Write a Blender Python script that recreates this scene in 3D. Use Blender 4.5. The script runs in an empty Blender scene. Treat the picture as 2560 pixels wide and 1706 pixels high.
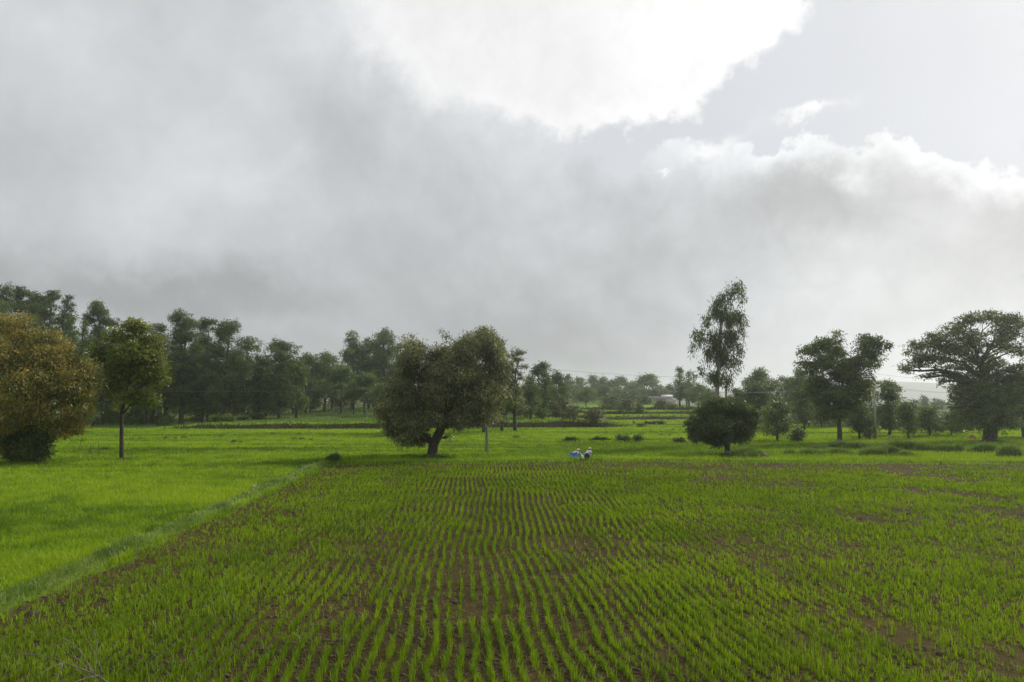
import bpy, math
import numpy as np
from mathutils import Vector

# ------------------------------------------------------------------ basics
rng = np.random.default_rng(11)
F, CX, CY, EYE = 1920.0, 1280.0, 853.0, 4.85
PITCH = math.atan(147.0 / F)
scene = bpy.context.scene
COL = scene.collection
T = math.radians
SUN_AZ, SUN_EL = T(47), T(35)


def ray(px, py):
    xc, yc = (px - CX) / F, (CY - py) / F
    d = np.array([xc, math.cos(PITCH) - yc * math.sin(PITCH), math.sin(PITCH) + yc * math.cos(PITCH)])
    return d / d[1]


def at(px, py, D):
    """World point seen in the direction (px, py) at ground distance D."""
    d = ray(px, py)
    return np.array([d[0] * D, D, EYE + d[2] * D])


# value noise for terrain and scatter
def vnoise(x, y, scale, seed):
    r = np.random.default_rng(seed)
    tab = r.random((256, 256))
    u, v = np.asarray(x, float) / scale + 1000.3, np.asarray(y, float) / scale + 1000.7
    i, j = np.floor(u).astype(int), np.floor(v).astype(int)
    fu, fv = u - i, v - j
    fu, fv = fu * fu * (3 - 2 * fu), fv * fv * (3 - 2 * fv)
    a, b = tab[i % 256, j % 256], tab[(i + 1) % 256, j % 256]
    c, d = tab[i % 256, (j + 1) % 256], tab[(i + 1) % 256, (j + 1) % 256]
    return (a * (1 - fu) + b * fu) * (1 - fv) + (c * (1 - fu) + d * fu) * fv


def fbm(x, y, scale, seed, n=3):
    s, a, t = 0, 1.0, 0
    for k in range(n):
        s = s + a * vnoise(x, y, scale / 2 ** k, seed + k)
        t += a
        a *= .5
    return s / t


def ss(a, b, t):
    t = np.clip((np.asarray(t, float) - a) / (b - a), 0, 1)
    return t * t * (3 - 2 * t)


# ------------------------------------------------------------------ terrain
def bund_x(y):      # centre line of the grassy bund on the left of the row field
    return np.interp(y, [5, 18.6, 23, 31.5, 43, 58, 70], [-11.6, -12.2, -12.35, -12.8, -13.5, -14.3, -14.6])


def bank_y(x):      # foot of the first earth bank behind the paddies
    return 124 + 9 * ss(-25, 10, x) + 3.4 * (fbm(x, 0 * x, 14, 51) - .5) * 2 + 1.8 * (vnoise(x, 0 * x, 3.0, 57) - .5)


def edge_y(x):      # far edge of the row field
    return 58.2 + 1.1 * np.sin(x * .11 + 1) + 1.2 * (vnoise(x, 0 * x, 5, 61) - .5) + 1.6 * ss(-2, 4, x)


TERR = [(181, .30, .95), (201, .78, .80), (226, .70, .75)]


def zt(x, y):
    x, y = np.asarray(x, float), np.asarray(y, float)
    z = np.zeros(np.broadcast(x, y).shape)
    yb = bank_y(x)
    wb = ss(-62, -46, x) * (1 - ss(17, 22, x))
    wb_r = ss(-70, -46, x)
    hb = .95 + .35 * (vnoise(x, 0 * x, 7, 77) - .5)
    top = ss(0, 1.1, y - yb)
    z = z + wb * hb * top * (1 - .6 * ss(20, 30, y - yb) * ss(4, 12, x))
    wl = 1 - ss(-12, 12, x)
    z = z + wl * .009 * np.clip(y - yb - 2, 0, 160) * wb_r
    wc = ss(-14, 8, x) * (1 - ss(58, 74, x))
    for k, (d, _, h) in enumerate(TERR):
        dd = d + 5 * (fbm(x, 0 * x, 30, 90 + 9 * k) - .5) * 2 + 1.5 * (vnoise(x, 0 * x, 4, 95 + k) - .5) + .06 * x
        z = z + wc * h * ss(0, 1.3, y - dd)
    z = z + wc * (.018 * np.clip(y - 232, 0, 60) + .040 * np.clip(y - 285, 0, 190))
    z = z + ss(-14, 8, x) * ss(58, 74, x) * 0
    z = z + (1 - wc) * .010 * np.clip(y - 160, 0, 400) * (x < 20)
    # bunds
    z = z + (.05 + .14 * vnoise(y, x * .3, 2.2, 501)) * np.exp(-((x - bund_x(y) - .3 * (vnoise(y, 0 * y, 1.7, 503) - .5)) / .38) ** 2) * (y < 64) * (y > 3)
    ye = edge_y(x)
    z = z + .20 * np.exp(-((y - ye - 1.0) / .45) ** 2) * ss(-15, -10, x)
    z = z + .26 * np.exp(-((y - ye - 4.6) / .45) ** 2) * ss(-4, 2, x) * (1 - ss(20, 24, x))
    z = z + .05 * (fbm(x, y, 1.6, 5) - .5) * (y < 100)
    z = z + .25 * (fbm(x, y, 22, 8) - .5) * ss(135, 180, y)
    return z


def on_ground(px, py):
    """Where the direction (px, py) meets the terrain."""
    d = ray(px, py)
    t = np.concatenate([np.linspace(6, 320, 6000), np.linspace(320, 900, 1000)])
    h = EYE + d[2] * t - zt(d[0] * t, t)
    k = np.argmax(h <= 0)
    if h[k] > 0:
        k = 2500
    return np.array([d[0] * t[k], t[k], zt(d[0] * t[k], t[k])])


def gz(x, y):
    return float(zt(np.array([x]), np.array([y]))[0])


# ------------------------------------------------------------------ object helpers
def tag(o, label=None, cat=None, group=None, kind=None):
    for k, v in (('label', label), ('category', cat), ('group', group), ('kind', kind)):
        if v:
            o[k] = v
    return o


def empty(name, loc, label, cat, group=None):
    o = bpy.data.objects.new(name, None)
    o.empty_display_size = .3
    COL.objects.link(o)
    o.location = [float(c) for c in loc]
    return tag(o, label, cat, group)


def mesh(name, v, faces, mat, parent=None, attrs=None, smooth=False, loc=None):
    """faces: list of int arrays (each M x k)."""
    me = bpy.data.meshes.new(name)
    v = np.asarray(v, dtype=np.float32).reshape(-1, 3)
    fl = [np.asarray(f, dtype=np.int32) for f in faces if len(f)]
    loops = np.concatenate([f.ravel() for f in fl])
    sizes = np.concatenate([np.full(len(f), f.shape[1], dtype=np.int32) for f in fl])
    starts = np.concatenate([[0], np.cumsum(sizes)[:-1]]).astype(np.int32)
    me.vertices.add(len(v)); me.vertices.foreach_set('co', v.ravel())
    me.loops.add(len(loops)); me.loops.foreach_set('vertex_index', loops)
    me.polygons.add(len(sizes)); me.polygons.foreach_set('loop_start', starts)
    if smooth:
        me.polygons.foreach_set('use_smooth', np.ones(len(sizes), dtype=bool))
    for an, arr in (attrs or {}).items():
        arr = np.asarray(arr, dtype=np.float32)
        if arr.ndim == 1:
            a = me.attributes.new(an, 'FLOAT', 'POINT'); a.data.foreach_set('value', arr)
        else:
            a = me.attributes.new(an, 'FLOAT_COLOR', 'POINT'); a.data.foreach_set('color', arr.ravel())
    me.update(calc_edges=True)
    me.materials.append(mat)
    o = bpy.data.objects.new(name, me)
    COL.objects.link(o)
    if parent is not None:
        o.parent = parent
    if loc is not None:
        o.location = [float(c) for c in loc]
    return o


class MB:
    """Collects pieces of one mesh."""
    def __init__(self):
        self.v, self.q, self.t, self.n = [], [], [], 0

    def add(self, v, quads=None, tris=None):
        v = np.asarray(v, float).reshape(-1, 3)
        if quads is not None and len(quads):
            self.q.append(np.asarray(quads, int) + self.n)
        if tris is not None and len(tris):
            self.t.append(np.asarray(tris, int) + self.n)
        self.v.append(v); self.n += len(v)
        return self

    def tube(self, pts, radii, sides=7, cap=True):
        pts = np.asarray(pts, float); n = len(pts)
        radii = np.broadcast_to(np.asarray(radii, float), (n,))
        tan = np.gradient(pts, axis=0)
        tan /= np.linalg.norm(tan, axis=1)[:, None] + 1e-9
        ref = np.array([1., 0, 0]) if abs(tan[0][0]) < .8 else np.array([0, 1., 0])
        ang = np.linspace(0, 2 * np.pi, sides, endpoint=False)
        V = []
        for i in range(n):
            a = np.cross(tan[i], ref); a /= np.linalg.norm(a) + 1e-9
            b = np.cross(tan[i], a)
            V.append(pts[i] + radii[i] * (np.cos(ang)[:, None] * a + np.sin(ang)[:, None] * b))
        V = np.concatenate(V)
        k = np.arange(sides)
        q = np.concatenate([np.stack([i * sides + k, i * sides + (k + 1) % sides, (i + 1) * sides + (k + 1) % sides, (i + 1) * sides + k], 1) for i in range(n - 1)])
        tris = None
        if cap:
            V = np.concatenate([V, pts[:1], pts[-1:]])
            c0, c1 = n * sides, n * sides + 1
            tris = np.concatenate([np.stack([(k + 1) % sides, k, np.full(sides, c0)], 1),
                                   np.stack([(n - 1) * sides + k, (n - 1) * sides + (k + 1) % sides, np.full(sides, c1)], 1)])
        return self.add(V, q, tris)

    def box(self, c, s, taper=1.0, rz=0.0):
        x, y, z = np.asarray(s, float) / 2
        p = np.array([[-x, -y, -z], [x, -y, -z], [x, y, -z], [-x, y, -z], [-x * taper, -y * taper, z], [x * taper, -y * taper, z], [x * taper, y * taper, z], [-x * taper, y * taper, z]])
        cs, sn = math.cos(rz), math.sin(rz)
        p = np.stack([p[:, 0] * cs - p[:, 1] * sn, p[:, 0] * sn + p[:, 1] * cs, p[:, 2]], 1) + np.asarray(c, float)
        return self.add(p, [[3, 2, 1, 0], [4, 5, 6, 7], [0, 1, 5, 4], [1, 2, 6, 5], [2, 3, 7, 6], [3, 0, 4, 7]])

    def build(self, name, mat, parent=None, smooth=False, loc=None):
        fs = []
        if self.q: fs.append(np.concatenate(self.q))
        if self.t: fs.append(np.concatenate(self.t))
        return mesh(name, np.concatenate(self.v), fs, mat, parent, None, smooth, loc)


# ------------------------------------------------------------------ materials
def new_mat(name):
    m = bpy.data.materials.new(name); m.use_nodes = True
    nt = m.node_tree; nt.nodes.clear()
    out = nt.nodes.new('ShaderNodeOutputMaterial')
    return m, nt, out


def N(nt, t, **kw):
    n = nt.nodes.new(t)
    for k, v in kw.items():
        if k.startswith('i_'):
            n.inputs[k[2:].replace('_', ' ')].default_value = v
        else:
            setattr(n, k, v)
    return n


def c4(c):
    return (c[0], c[1], c[2], 1.0)


def plant_mat(name, dark, mid, light, trans=.35, rough=.45, spec=.38, tcol=1.25):
    """Leaf or blade: colour by the per-leaf 'tint' attribute; some light passes through."""
    m, nt, out = new_mat(name)
    at_ = N(nt, 'ShaderNodeAttribute', attribute_name='tint')
    geo = N(nt, 'ShaderNodeNewGeometry')
    ns = N(nt, 'ShaderNodeTexNoise', i_Scale=.55, i_Detail=2.0)
    nt.links.new(geo.outputs['Position'], ns.inputs['Vector'])
    ad = N(nt, 'ShaderNodeMath', operation='MULTIPLY_ADD'); ad.inputs[1].default_value = .9; ad.inputs[2].default_value = -.45
    nt.links.new(ns.outputs[0], ad.inputs[0])
    sm = N(nt, 'ShaderNodeMath', operation='ADD'); sm.use_clamp = True
    nt.links.new(at_.outputs['Fac'], sm.inputs[0]); nt.links.new(ad.outputs[0], sm.inputs[1])
    cr = N(nt, 'ShaderNodeValToRGB')
    e = cr.color_ramp.elements
    e[0].position, e[0].color = .05, c4(dark)
    e[1].position, e[1].color = .95, c4(light)
    k = e.new(.5); k.color = c4(mid)
    nt.links.new(sm.outputs[0], cr.inputs[0])
    p = N(nt, 'ShaderNodeBsdfPrincipled', i_Roughness=rough)
    p.inputs['Specular IOR Level'].default_value = spec
    tr = N(nt, 'ShaderNodeBsdfTranslucent')
    mul = N(nt, 'ShaderNodeMix', data_type='RGBA', blend_type='MULTIPLY')
    mul.inputs[0].default_value = 1.0
    mul.inputs[7].default_value = (tcol * 1.1, tcol, tcol * .45, 1)
    nt.links.new(cr.outputs[0], mul.inputs[6])
    nt.links.new(cr.outputs[0], p.inputs['Base Color']); nt.links.new(mul.outputs[2], tr.inputs[0])
    mx = N(nt, 'ShaderNodeMixShader'); mx.inputs[0].default_value = trans
    nt.links.new(p.outputs[0], mx.inputs[1]); nt.links.new(tr.outputs[0], mx.inputs[2])
    nt.links.new(mx.outputs[0], out.inputs[0])
    return m


def noise_mat(name, c1, c2, scale=4.0, rough=.85, bump=.3, bscale=18.0, spec=.25):
    m, nt, out = new_mat(name)
    tc = N(nt, 'ShaderNodeTexCoord')
    ns = N(nt, 'ShaderNodeTexNoise', i_Scale=scale, i_Detail=5.0)
    n2 = N(nt, 'ShaderNodeTexNoise', i_Scale=bscale, i_Detail=4.0)
    nt.links.new(tc.outputs['Object'], ns.inputs['Vector']); nt.links.new(tc.outputs['Object'], n2.inputs['Vector'])
    cr = N(nt, 'ShaderNodeValToRGB')
    e = cr.color_ramp.elements
    e[0].position, e[0].color = .3, c4(c1)
    e[1].position, e[1].color = .7, c4(c2)
    nt.links.new(ns.outputs[0], cr.inputs[0])
    p = N(nt, 'ShaderNodeBsdfPrincipled', i_Roughness=rough)
    p.inputs['Specular IOR Level'].default_value = spec
    nt.links.new(cr.outputs[0], p.inputs['Base Color'])
    if bump:
        b = N(nt, 'ShaderNodeBump', i_Strength=bump, i_Distance=.05)
        nt.links.new(n2.outputs[0], b.inputs['Height']); nt.links.new(b.outputs[0], p.inputs['Normal'])
    nt.links.new(p.outputs[0], out.inputs[0])
    return m


M = {}
M['leaf_dark'] = plant_mat('leaf_dark', (0.030, 0.048, 0.013), (0.066, 0.100, 0.027), (0.131, 0.182, 0.055), trans=.40)
M['leaf_mid'] = plant_mat('leaf_mid', (0.039, 0.063, 0.016), (0.089, 0.135, 0.034), (0.165, 0.228, 0.064), trans=.42)
M['leaf_light'] = plant_mat('leaf_light', (.045, .082, .018), (.09, .15, .034), (.155, .23, .06), trans=.42)
M['leaf_olive'] = plant_mat('leaf_olive', (0.043, 0.055, 0.018), (0.110, 0.126, 0.048), (0.276, 0.294, 0.144), trans=.38, spec=.5)
M['leaf_orange'] = plant_mat('leaf_orange', (.085, .115, .032), (.215, .210, .066), (.45, .32, .085), trans=.42)
M['leaf_yellow'] = plant_mat('leaf_yellow', (.058, .088, .016), (.130, .175, .032), (.26, .26, .062), trans=.45)
M['leaf_brown'] = plant_mat('leaf_brown', (.034, .040, .013), (.066, .070, .024), (.11, .11, .04), trans=.34)
M['rice'] = plant_mat('rice', (0.074, 0.143, 0.005), (0.152, 0.262, 0.007), (0.239, 0.354, 0.013), trans=.45, rough=.5, spec=.25, tcol=1.2)
M['paddy'] = plant_mat('paddy', (.070, .138, .008), (.165, .280, .008), (.27, .39, .014), trans=.45, rough=.5, spec=.25, tcol=1.2)
M['bund_grass'] = plant_mat('bund_grass', (.085, .150, .018), (.150, .240, .034), (.24, .34, .075), trans=.42)
M['reed'] = plant_mat('reed', (.058, .110, .020), (.115, .195, .035), (.19, .29, .06), trans=.35)
M['tussock'] = plant_mat('tussock', (.030, .055, .014), (.055, .090, .024), (.10, .14, .045), trans=.3)
M['bark'] = noise_mat('bark', (.035, .030, .024), (.085, .072, .058), 3.0, .9, .6, 14)
M['pale_bark'] = noise_mat('pale_bark', (.16, .14, .12), (.34, .31, .27), 1.2, .8, .3, 8)
M['concrete'] = noise_mat('concrete', (.30, .29, .27), (.44, .43, .40), 2.0, .9, .2, 20)
M['iron'] = noise_mat('iron', (.05, .05, .05), (.10, .095, .09), 8, .6, .1, 20)
M['porcelain'] = noise_mat('porcelain', (.10, .06, .04), (.14, .09, .06), 4, .25, 0)
M['wire'] = noise_mat('wire', (.16, .16, .16), (.22, .22, .22), 4, .5, 0)
M['stick'] = noise_mat('stick', (.06, .05, .04), (.12, .10, .08), 6, .9, .3)
M['twig'] = noise_mat('twig', (.12, .095, .075), (.24, .20, .165), 5, .85, .3)
M['red_earth'] = noise_mat('red_earth', (.22, .10, .055), (.34, .17, .10), 2.5, .95, .5, 9)
M['brown_earth'] = noise_mat('brown_earth', (.07, .058, .034), (.14, .115, .07), 2.5, .95, .6, 9)
M['skin'] = noise_mat('skin', (.13, .075, .05), (.16, .095, .062), 10, .5, 0)
M['white_cloth'] = noise_mat('white_cloth', (.62, .58, .62), (.74, .70, .73), 5, .9, .3, 30)
M['pink_white_cloth'] = noise_mat('pink_white_cloth', (.68, .55, .60), (.78, .68, .72), 5, .9, .3, 30)
M['blue_cloth'] = noise_mat('blue_cloth', (.015, .10, .45), (.03, .17, .62), 5, .7, .4, 16)
M['pale_blue_cloth'] = noise_mat('pale_blue_cloth', (.16, .36, .62), (.28, .50, .72), 5, .7, .4, 16)
M['teal_sheet'] = noise_mat('teal_sheet', (.02, .22, .42), (.04, .36, .48), 5, .4, .4, 16)
M['red_cloth'] = noise_mat('red_cloth', (.30, .07, .05), (.40, .11, .07), 5, .8, .2)
M['dark_cloth'] = noise_mat('dark_cloth', (.03, .03, .04), (.06, .06, .07), 5, .8, .2)
M['hair'] = noise_mat('hair', (.010, .009, .008), (.02, .018, .015), 20, .6, .2)
M['white_hide'] = noise_mat('white_hide', (.55, .52, .48), (.68, .65, .60), 4, .8, .1)
M['steel'] = noise_mat('steel', (.50, .52, .54), (.66, .68, .70), 3, .45, .05)
M['dark_steel'] = noise_mat('dark_steel', (.05, .045, .04), (.09, .08, .07), 3, .7, .1)
M['white_paint'] = noise_mat('white_paint', (.66, .66, .66), (.78, .78, .78), 1, .6, .05)
M['plaster'] = noise_mat('plaster', (.48, .38, .32), (.60, .49, .42), 1, .9, .1)
M['wood_door'] = noise_mat('wood_door', (.07, .05, .04), (.12, .09, .07), 3, .8, .1)
M['stone'] = noise_mat('stone', (.25, .24, .22), (.42, .40, .37), 1.5, .9, .4)


# ------------------------------------------------------------------ ground
def ground_colour(x, y):
    """Base colour of what covers the ground at (x, y)."""
    n1, n2 = fbm(x, y, 9, 21), fbm(x, y, 2.2, 31)
    pad = np.stack([.120 + .05 * n1, .235 + .06 * n1, .008 + 0 * n1], -1)
    # paddy strips differ a little in ripeness
    strip = vnoise(x * .15, y, 9, 41)
    pad = pad * (.82 + .36 * strip)[..., None]
    soil = np.stack([  .044 + .036 * n2, .033 + .027 * n2, .012 + .009 * n2], -1)
    dull = np.stack([.090 + .05 * n2, .125 + .05 * n2, .026 + .02 * n2], -1)
    med = np.stack([.085 + .03 * n1, .150 + .04 * n1, .016 + 0 * n1], -1)
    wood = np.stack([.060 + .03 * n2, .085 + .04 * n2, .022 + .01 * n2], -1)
    shaded_dirt = np.stack([.042 + .06 * n1 ** 2, .040 + .036 * n1 ** 2, .020 + .018 * n1 ** 2], -1)
    c = pad

    def put(c, col, w):
        w = np.clip(w, 0, 1)[..., None]
        return c * (1 - w) + col * w
    yb, ye = bank_y(x), edge_y(x)
    rowf = row_mask(x, y)
    c = put(c, soil, rowf)
    c = put(c, dull, np.exp(-((x - bund_x(y)) / .5) ** 2) * (y < 62))
    verge = ss(-.2, .3, y - ye) * (1 - ss(3.2, 5.5, y - ye)) * ss(-15, -8, x)
    c = put(c, med, verge)
    c = put(c, soil, np.exp(-((y - ye - 2.9) / .7) ** 2) * ss(-2, 2, x) * (1 - ss(17, 25, x)) * .85)
    fieldB = ss(5.0, 5.6, y - ye) * (1 - ss(86, 88, y)) * ss(0, 1.5, x - (-1.7 + (y - 66.5) * .365)) * (1 - ss(24, 30, x))
    c = put(c, med * .6 + soil * .4, fieldB)
    mead = ss(3, 5, y - ye) * (1 - ss(88, 96, y)) * ss(20, 26, x)
    c = put(c, med, mead)
    wl = (1 - ss(-12, 6, x))
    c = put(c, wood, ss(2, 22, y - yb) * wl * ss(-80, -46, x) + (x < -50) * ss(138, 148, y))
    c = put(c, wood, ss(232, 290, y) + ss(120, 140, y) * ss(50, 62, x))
    # steep earth banks: bare earth darkened, their shade put into the colour
    e = .4
    sl = np.abs(zt(x, y + e) - zt(x, y - e)) / (2 * e)
    c = put(c, shaded_dirt, ss(.22, .5, sl) * ss(100, 118, y))
    return c


def row_mask(x, y):
    j = .7 * (vnoise(x, y, 1.3, 71) - .5)
    return ss(.35, .8, x - bund_x(y) + j) * (1 - ss(-.3, .2, y - edge_y(x) + j)) * (1 - ss(38, 42, x + j - .28 * (y - 58)))


def axis_steps(segs):
    out = []
    for a, b, s in segs:
        out.append(np.arange(a, b, s))
    return np.concatenate(out + [[segs[-1][1]]])


geo_out = lambda a, b, n: np.geomspace(a, b, n)
xs = np.concatenate([-geo_out(90, 6000, 40)[::-1], axis_steps([(-88, -16, .8), (-16, -10.5, .16), (-10.5, 60, .6), (60, 110, 1.2)]), geo_out(112, 6000, 40)])
ys = np.concatenate([[-400, -150, -60, -25, -10, 0, 4], axis_steps([(6, 56, .45), (56, 67, .16), (67, 112, .8), (112, 145, .3), (145, 240, .5), (240, 420, 2.5)]), geo_out(425, 7000, 45)])
GX, GY = np.meshgrid(xs, ys)
GZ = zt(GX, GY)
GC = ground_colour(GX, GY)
ny, nx = GX.shape
idx = np.arange(ny * nx).reshape(ny, nx)
quads = np.stack([idx[:-1, :-1], idx[:-1, 1:], idx[1:, 1:], idx[1:, :-1]], -1).reshape(-1, 4)


def ground_material():
    m, nt, out = new_mat('ground')
    a = N(nt, 'ShaderNodeAttribute', attribute_name='cover')
    geo = N(nt, 'ShaderNodeNewGeometry')
    n1 = N(nt, 'ShaderNodeTexNoise', i_Scale=7.0, i_Detail=8.0, i_Roughness=.7)
    n2 = N(nt, 'ShaderNodeTexNoise', i_Scale=26.0, i_Detail=5.0, i_Roughness=.7)
    n3 = N(nt, 'ShaderNodeTexNoise', i_Scale=2.6, i_Detail=3.0)
    for n in (n1, n2, n3):
        nt.links.new(geo.outputs['Position'], n.inputs['Vector'])
    r1 = N(nt, 'ShaderNodeMapRange', i_From_Min=.3, i_From_Max=.7, i_To_Min=.55, i_To_Max=1.45)
    nt.links.new(n1.outputs[0], r1.inputs[0])
    mul = N(nt, 'ShaderNodeMix', data_type='RGBA', blend_type='MULTIPLY'); mul.inputs[0].default_value = 1
    nt.links.new(a.outputs['Color'], mul.inputs[6]); nt.links.new(r1.outputs[0], mul.inputs[7])
    # pale dry flecks of straw and crumbled earth
    r2 = N(nt, 'ShaderNodeMapRange', i_From_Min=.58, i_From_Max=.70, i_To_Min=0.0, i_To_Max=.55)
    nt.links.new(n2.outputs[0], r2.inputs[0])
    r3 = N(nt, 'ShaderNodeMapRange', i_From_Min=.45, i_From_Max=.62)
    nt.links.new(n3.outputs[0], r3.inputs[0])
    mm = N(nt, 'ShaderNodeMath', operation='MULTIPLY')
    nt.links.new(r2.outputs[0], mm.inputs[0]); nt.links.new(r3.outputs[0], mm.inputs[1])
    mx = N(nt, 'ShaderNodeMix', data_type='RGBA')
    nt.links.new(mm.outputs[0], mx.inputs[0]); nt.links.new(mul.outputs[2], mx.inputs[6])
    mx.inputs[7].default_value = (.14, .11, .062, 1)
    sepc = N(nt, 'ShaderNodeSeparateColor'); nt.links.new(a.outputs['Color'], sepc.inputs[0])
    isoil = N(nt, 'ShaderNodeMath', operation='GREATER_THAN')
    nt.links.new(sepc.outputs[0], isoil.inputs[0]); nt.links.new(sepc.outputs[1], isoil.inputs[1])
    m3 = N(nt, 'ShaderNodeMath', operation='MULTIPLY')
    nt.links.new(mm.outputs[0], m3.inputs[0]); nt.links.new(isoil.outputs[0], m3.inputs[1])
    nt.links.new(m3.outputs[0], mx.inputs[0])
    p = N(nt, 'ShaderNodeBsdfPrincipled', i_Roughness=.95)
    p.inputs['Specular IOR Level'].default_value = .04
    nt.links.new(mx.outputs[2], p.inputs['Base Color'])
    b = N(nt, 'ShaderNodeBump', i_Strength=.9, i_Distance=.06)
    nt.links.new(n1.outputs[0], b.inputs['Height']); nt.links.new(b.outputs[0], p.inputs['Normal'])
    nt.links.new(p.outputs[0], out.inputs[0])
    return m


cov = np.concatenate([GC.reshape(-1, 3), np.ones((ny * nx, 1))], 1)
g = mesh('ground', np.stack([GX, GY, GZ], -1).reshape(-1, 3), [quads], ground_material(), attrs={'cover': cov}, smooth=True)
tag(g, kind='structure')

# far hills on the right, fading in the haze
hx = np.linspace(-2600, 3800, 220)
hy = np.linspace(0, 1, 14)
HX, HT = np.meshgrid(hx, hy)
ridge = 52 * np.exp(-((HX - 1150) / 330) ** 2) + 38 * np.exp(-((HX - 1750) / 420) ** 2) + 26 * np.exp(-((HX + 300) / 700) ** 2) + 14 * fbm(HX, 0 * HX, 260, 3) + 12
HZ = ridge * np.sin(HT * math.pi) ** 1.2 - 1.5
HY = 2000 + 1500 * HT
ii = np.arange(HX.size).reshape(HX.shape)
q = np.stack([ii[:-1, :-1], ii[:-1, 1:], ii[1:, 1:], ii[1:, :-1]], -1).reshape(-1, 4)
tag(mesh('hills', np.stack([HX, HY, HZ], -1).reshape(-1, 3), [q], noise_mat('hill_forest', (.035, .05, .022), (.07, .09, .035), .02, .95, .2, .3), smooth=True), kind='structure')


# ------------------------------------------------------------------ grass blades
def blades(P, h, w, bend, az, two=True):
    """Blade meshes: P (n,3) feet, h heights, w widths, bend = tip offset as share of h, az = bend heading."""
    n = len(P)
    d = np.stack([np.cos(az), np.sin(az), 0 * az], 1)
    s = np.stack([-np.sin(az), np.cos(az), 0 * az], 1)
    # turn the face of the blade away from its bend a little
    tw = rng.uniform(-.9, .9, n)[:, None]
    s = s * np.cos(tw) + d * np.sin(tw)
    up = np.array([0, 0, 1.0])
    tip = P + d * (bend * h)[:, None] + up * (h * np.sqrt(np.clip(1 - .55 * bend ** 2, .2, 1)))[:, None]
    if not two:
        v = np.stack([P - s * (w / 2)[:, None], P + s * (w / 2)[:, None], tip], 1).reshape(-1, 3)
        k = np.arange(n) * 3
        return v, [np.stack([k, k + 1, k + 2], 1)], 3
    mid = P + d * (bend * h * .28)[:, None] + up * (h * .58)[:, None]
    v = np.stack([P - s * (w * .4)[:, None], P + s * (w * .4)[:, None], mid + s * (w / 2)[:, None], mid - s * (w / 2)[:, None], tip], 1).reshape(-1, 3)
    k = np.arange(n) * 5
    return v, [np.stack([k, k + 1, k + 2, k + 3], 1), np.stack([k + 3, k + 2, k + 4], 1)], 5


def blade_object(name, mat, P, h, w, bend, az, tint, two=True, **kw):
    v, f, k = blades(P, h, w, bend, az, two)
    return mesh(name, v, f, mat, attrs={'tint': np.repeat(tint, k)}, **kw)


# --- rice seedlings in rows
ROW = .285
rows_k = np.arange(-70, 260)
Pl, Hl, Wl, Bl, Al, Tl = [], [], [], [], [], []


def row_x(k, y):
    x0 = k * ROW
    sp = 1 + .055 * np.clip(x0, -6, 9)
    w = -1.25 * (1 - np.exp(-(y - 12) / 13.0)) * sp - .012 * (y - 12)
    w = w + .42 * (vnoise(y, x0 * .25, 4.2, 101) - .5) + .20 * (vnoise(y, x0 * .8, 1.6, 103) - .5)
    w = w + .45 * (vnoise(y, x0 * .12, 11, 107) - .5)
    return x0 + w


for (ya, yb_, step, nb, ww) in ((11.0, 17.0, .045, 7, .010), (17.0, 26.0, .06, 6, .014), (26.0, 40.0, .085, 5, .022), (40.0, 62.0, .12, 5, .034)):
    yy = np.arange(ya, yb_, step)
    K, Y = np.meshgrid(rows_k, yy)
    K, Y = K.ravel(), Y.ravel()
    Y = Y + rng.uniform(-step, step, len(Y)) * .6
    X = row_x(K, Y)
    keep = np.abs(X) < (Y * .80 + 3)
    K, Y, X = K[keep], Y[keep], X[keep]
    # rows blur into each other towards the right and at the left edge
    loose = -.008 * (ya > 24) + ss(4, 15, X - .10 * (Y - 13)) * .085 + ss(-4, -10, X) * .03 + .022
    rowq = np.random.default_rng(5).random(1000)[(K + 100) % 1000]
    X = X + rng.normal(0, 1, len(X)) * loose
    dens = fbm(X, Y, 2.2, 201) * .65 + fbm(X, Y * .35, .9, 207) * .35
    patch = fbm(X, Y, 7.5, 211)
    bare = ss(.27, .40, patch) * .5 + .5
    p = np.clip((dens - .10) * 2.6, 0, 1) * bare * (.55 + .7 * rowq)
    p = p + .22 * ss(5, 14, X) * ss(.34, .5, patch)
    rightp = ss(3, 12, X - .06 * (Y - 13))
    p = p * (1 - rightp * (1 - ss(.36, .56, .6 * fbm(X * .8 + Y * .35, Y * .5 - X * .2, 3.0, 261) + .4 * fbm(X, Y, .9, 265))) * .92)
    hill = vnoise(X * 2.2, Y, .42 + .012 * 20, 271)
    p = p * (.48 + .75 * ss(.24, .57, hill))
    p = p * row_mask(X, Y) * (1 - .80 * ss(50.5, 56.5, Y + 3 * (fbm(X, Y, 5, 251) - .5) * 2)) * (1 - .5 * ss(-8.5, -11.5, X) )
    keep = rng.random(len(X)) < p
    X, Y, K = X[keep], Y[keep], K[keep]
    vig = .5 + .6 * fbm(X, Y, 1.5, 221) + .5 * np.random.default_rng(77).random(len(X)) ** 2
    n = len(X)
    for b in range(nb):
        jx, jy = rng.normal(0, .022, n), rng.normal(0, .03, n)
        x, y = X + jx, Y + jy
        Pl.append(np.stack([x, y, zt(x, y) - .005], 1))
        Hl.append(rng.uniform(.12, .25, n) * vig * (1 - .22 * ss(4, 12, np.abs(X + 1))))
        Wl.append(ww * 1.15 * rng.uniform(.6, 1.4, n))
        Bl.append(rng.uniform(.08, .75, n) ** 1.2 * (1.0 if ya < 20 else .75 if ya < 30 else .5))
        Al.append(rng.uniform(0, 2 * np.pi, n))
        Tl.append(np.clip(.5 + .5 * (fbm(X, Y, 4.5, 231) - .5) * 2 * .6 + rng.normal(0, .24, n), 0, 1))
cat = np.concatenate
o = blade_object('rice_seedlings', M['rice'], cat(Pl), cat(Hl), cat(Wl), cat(Bl), cat(Al), cat(Tl))
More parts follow.
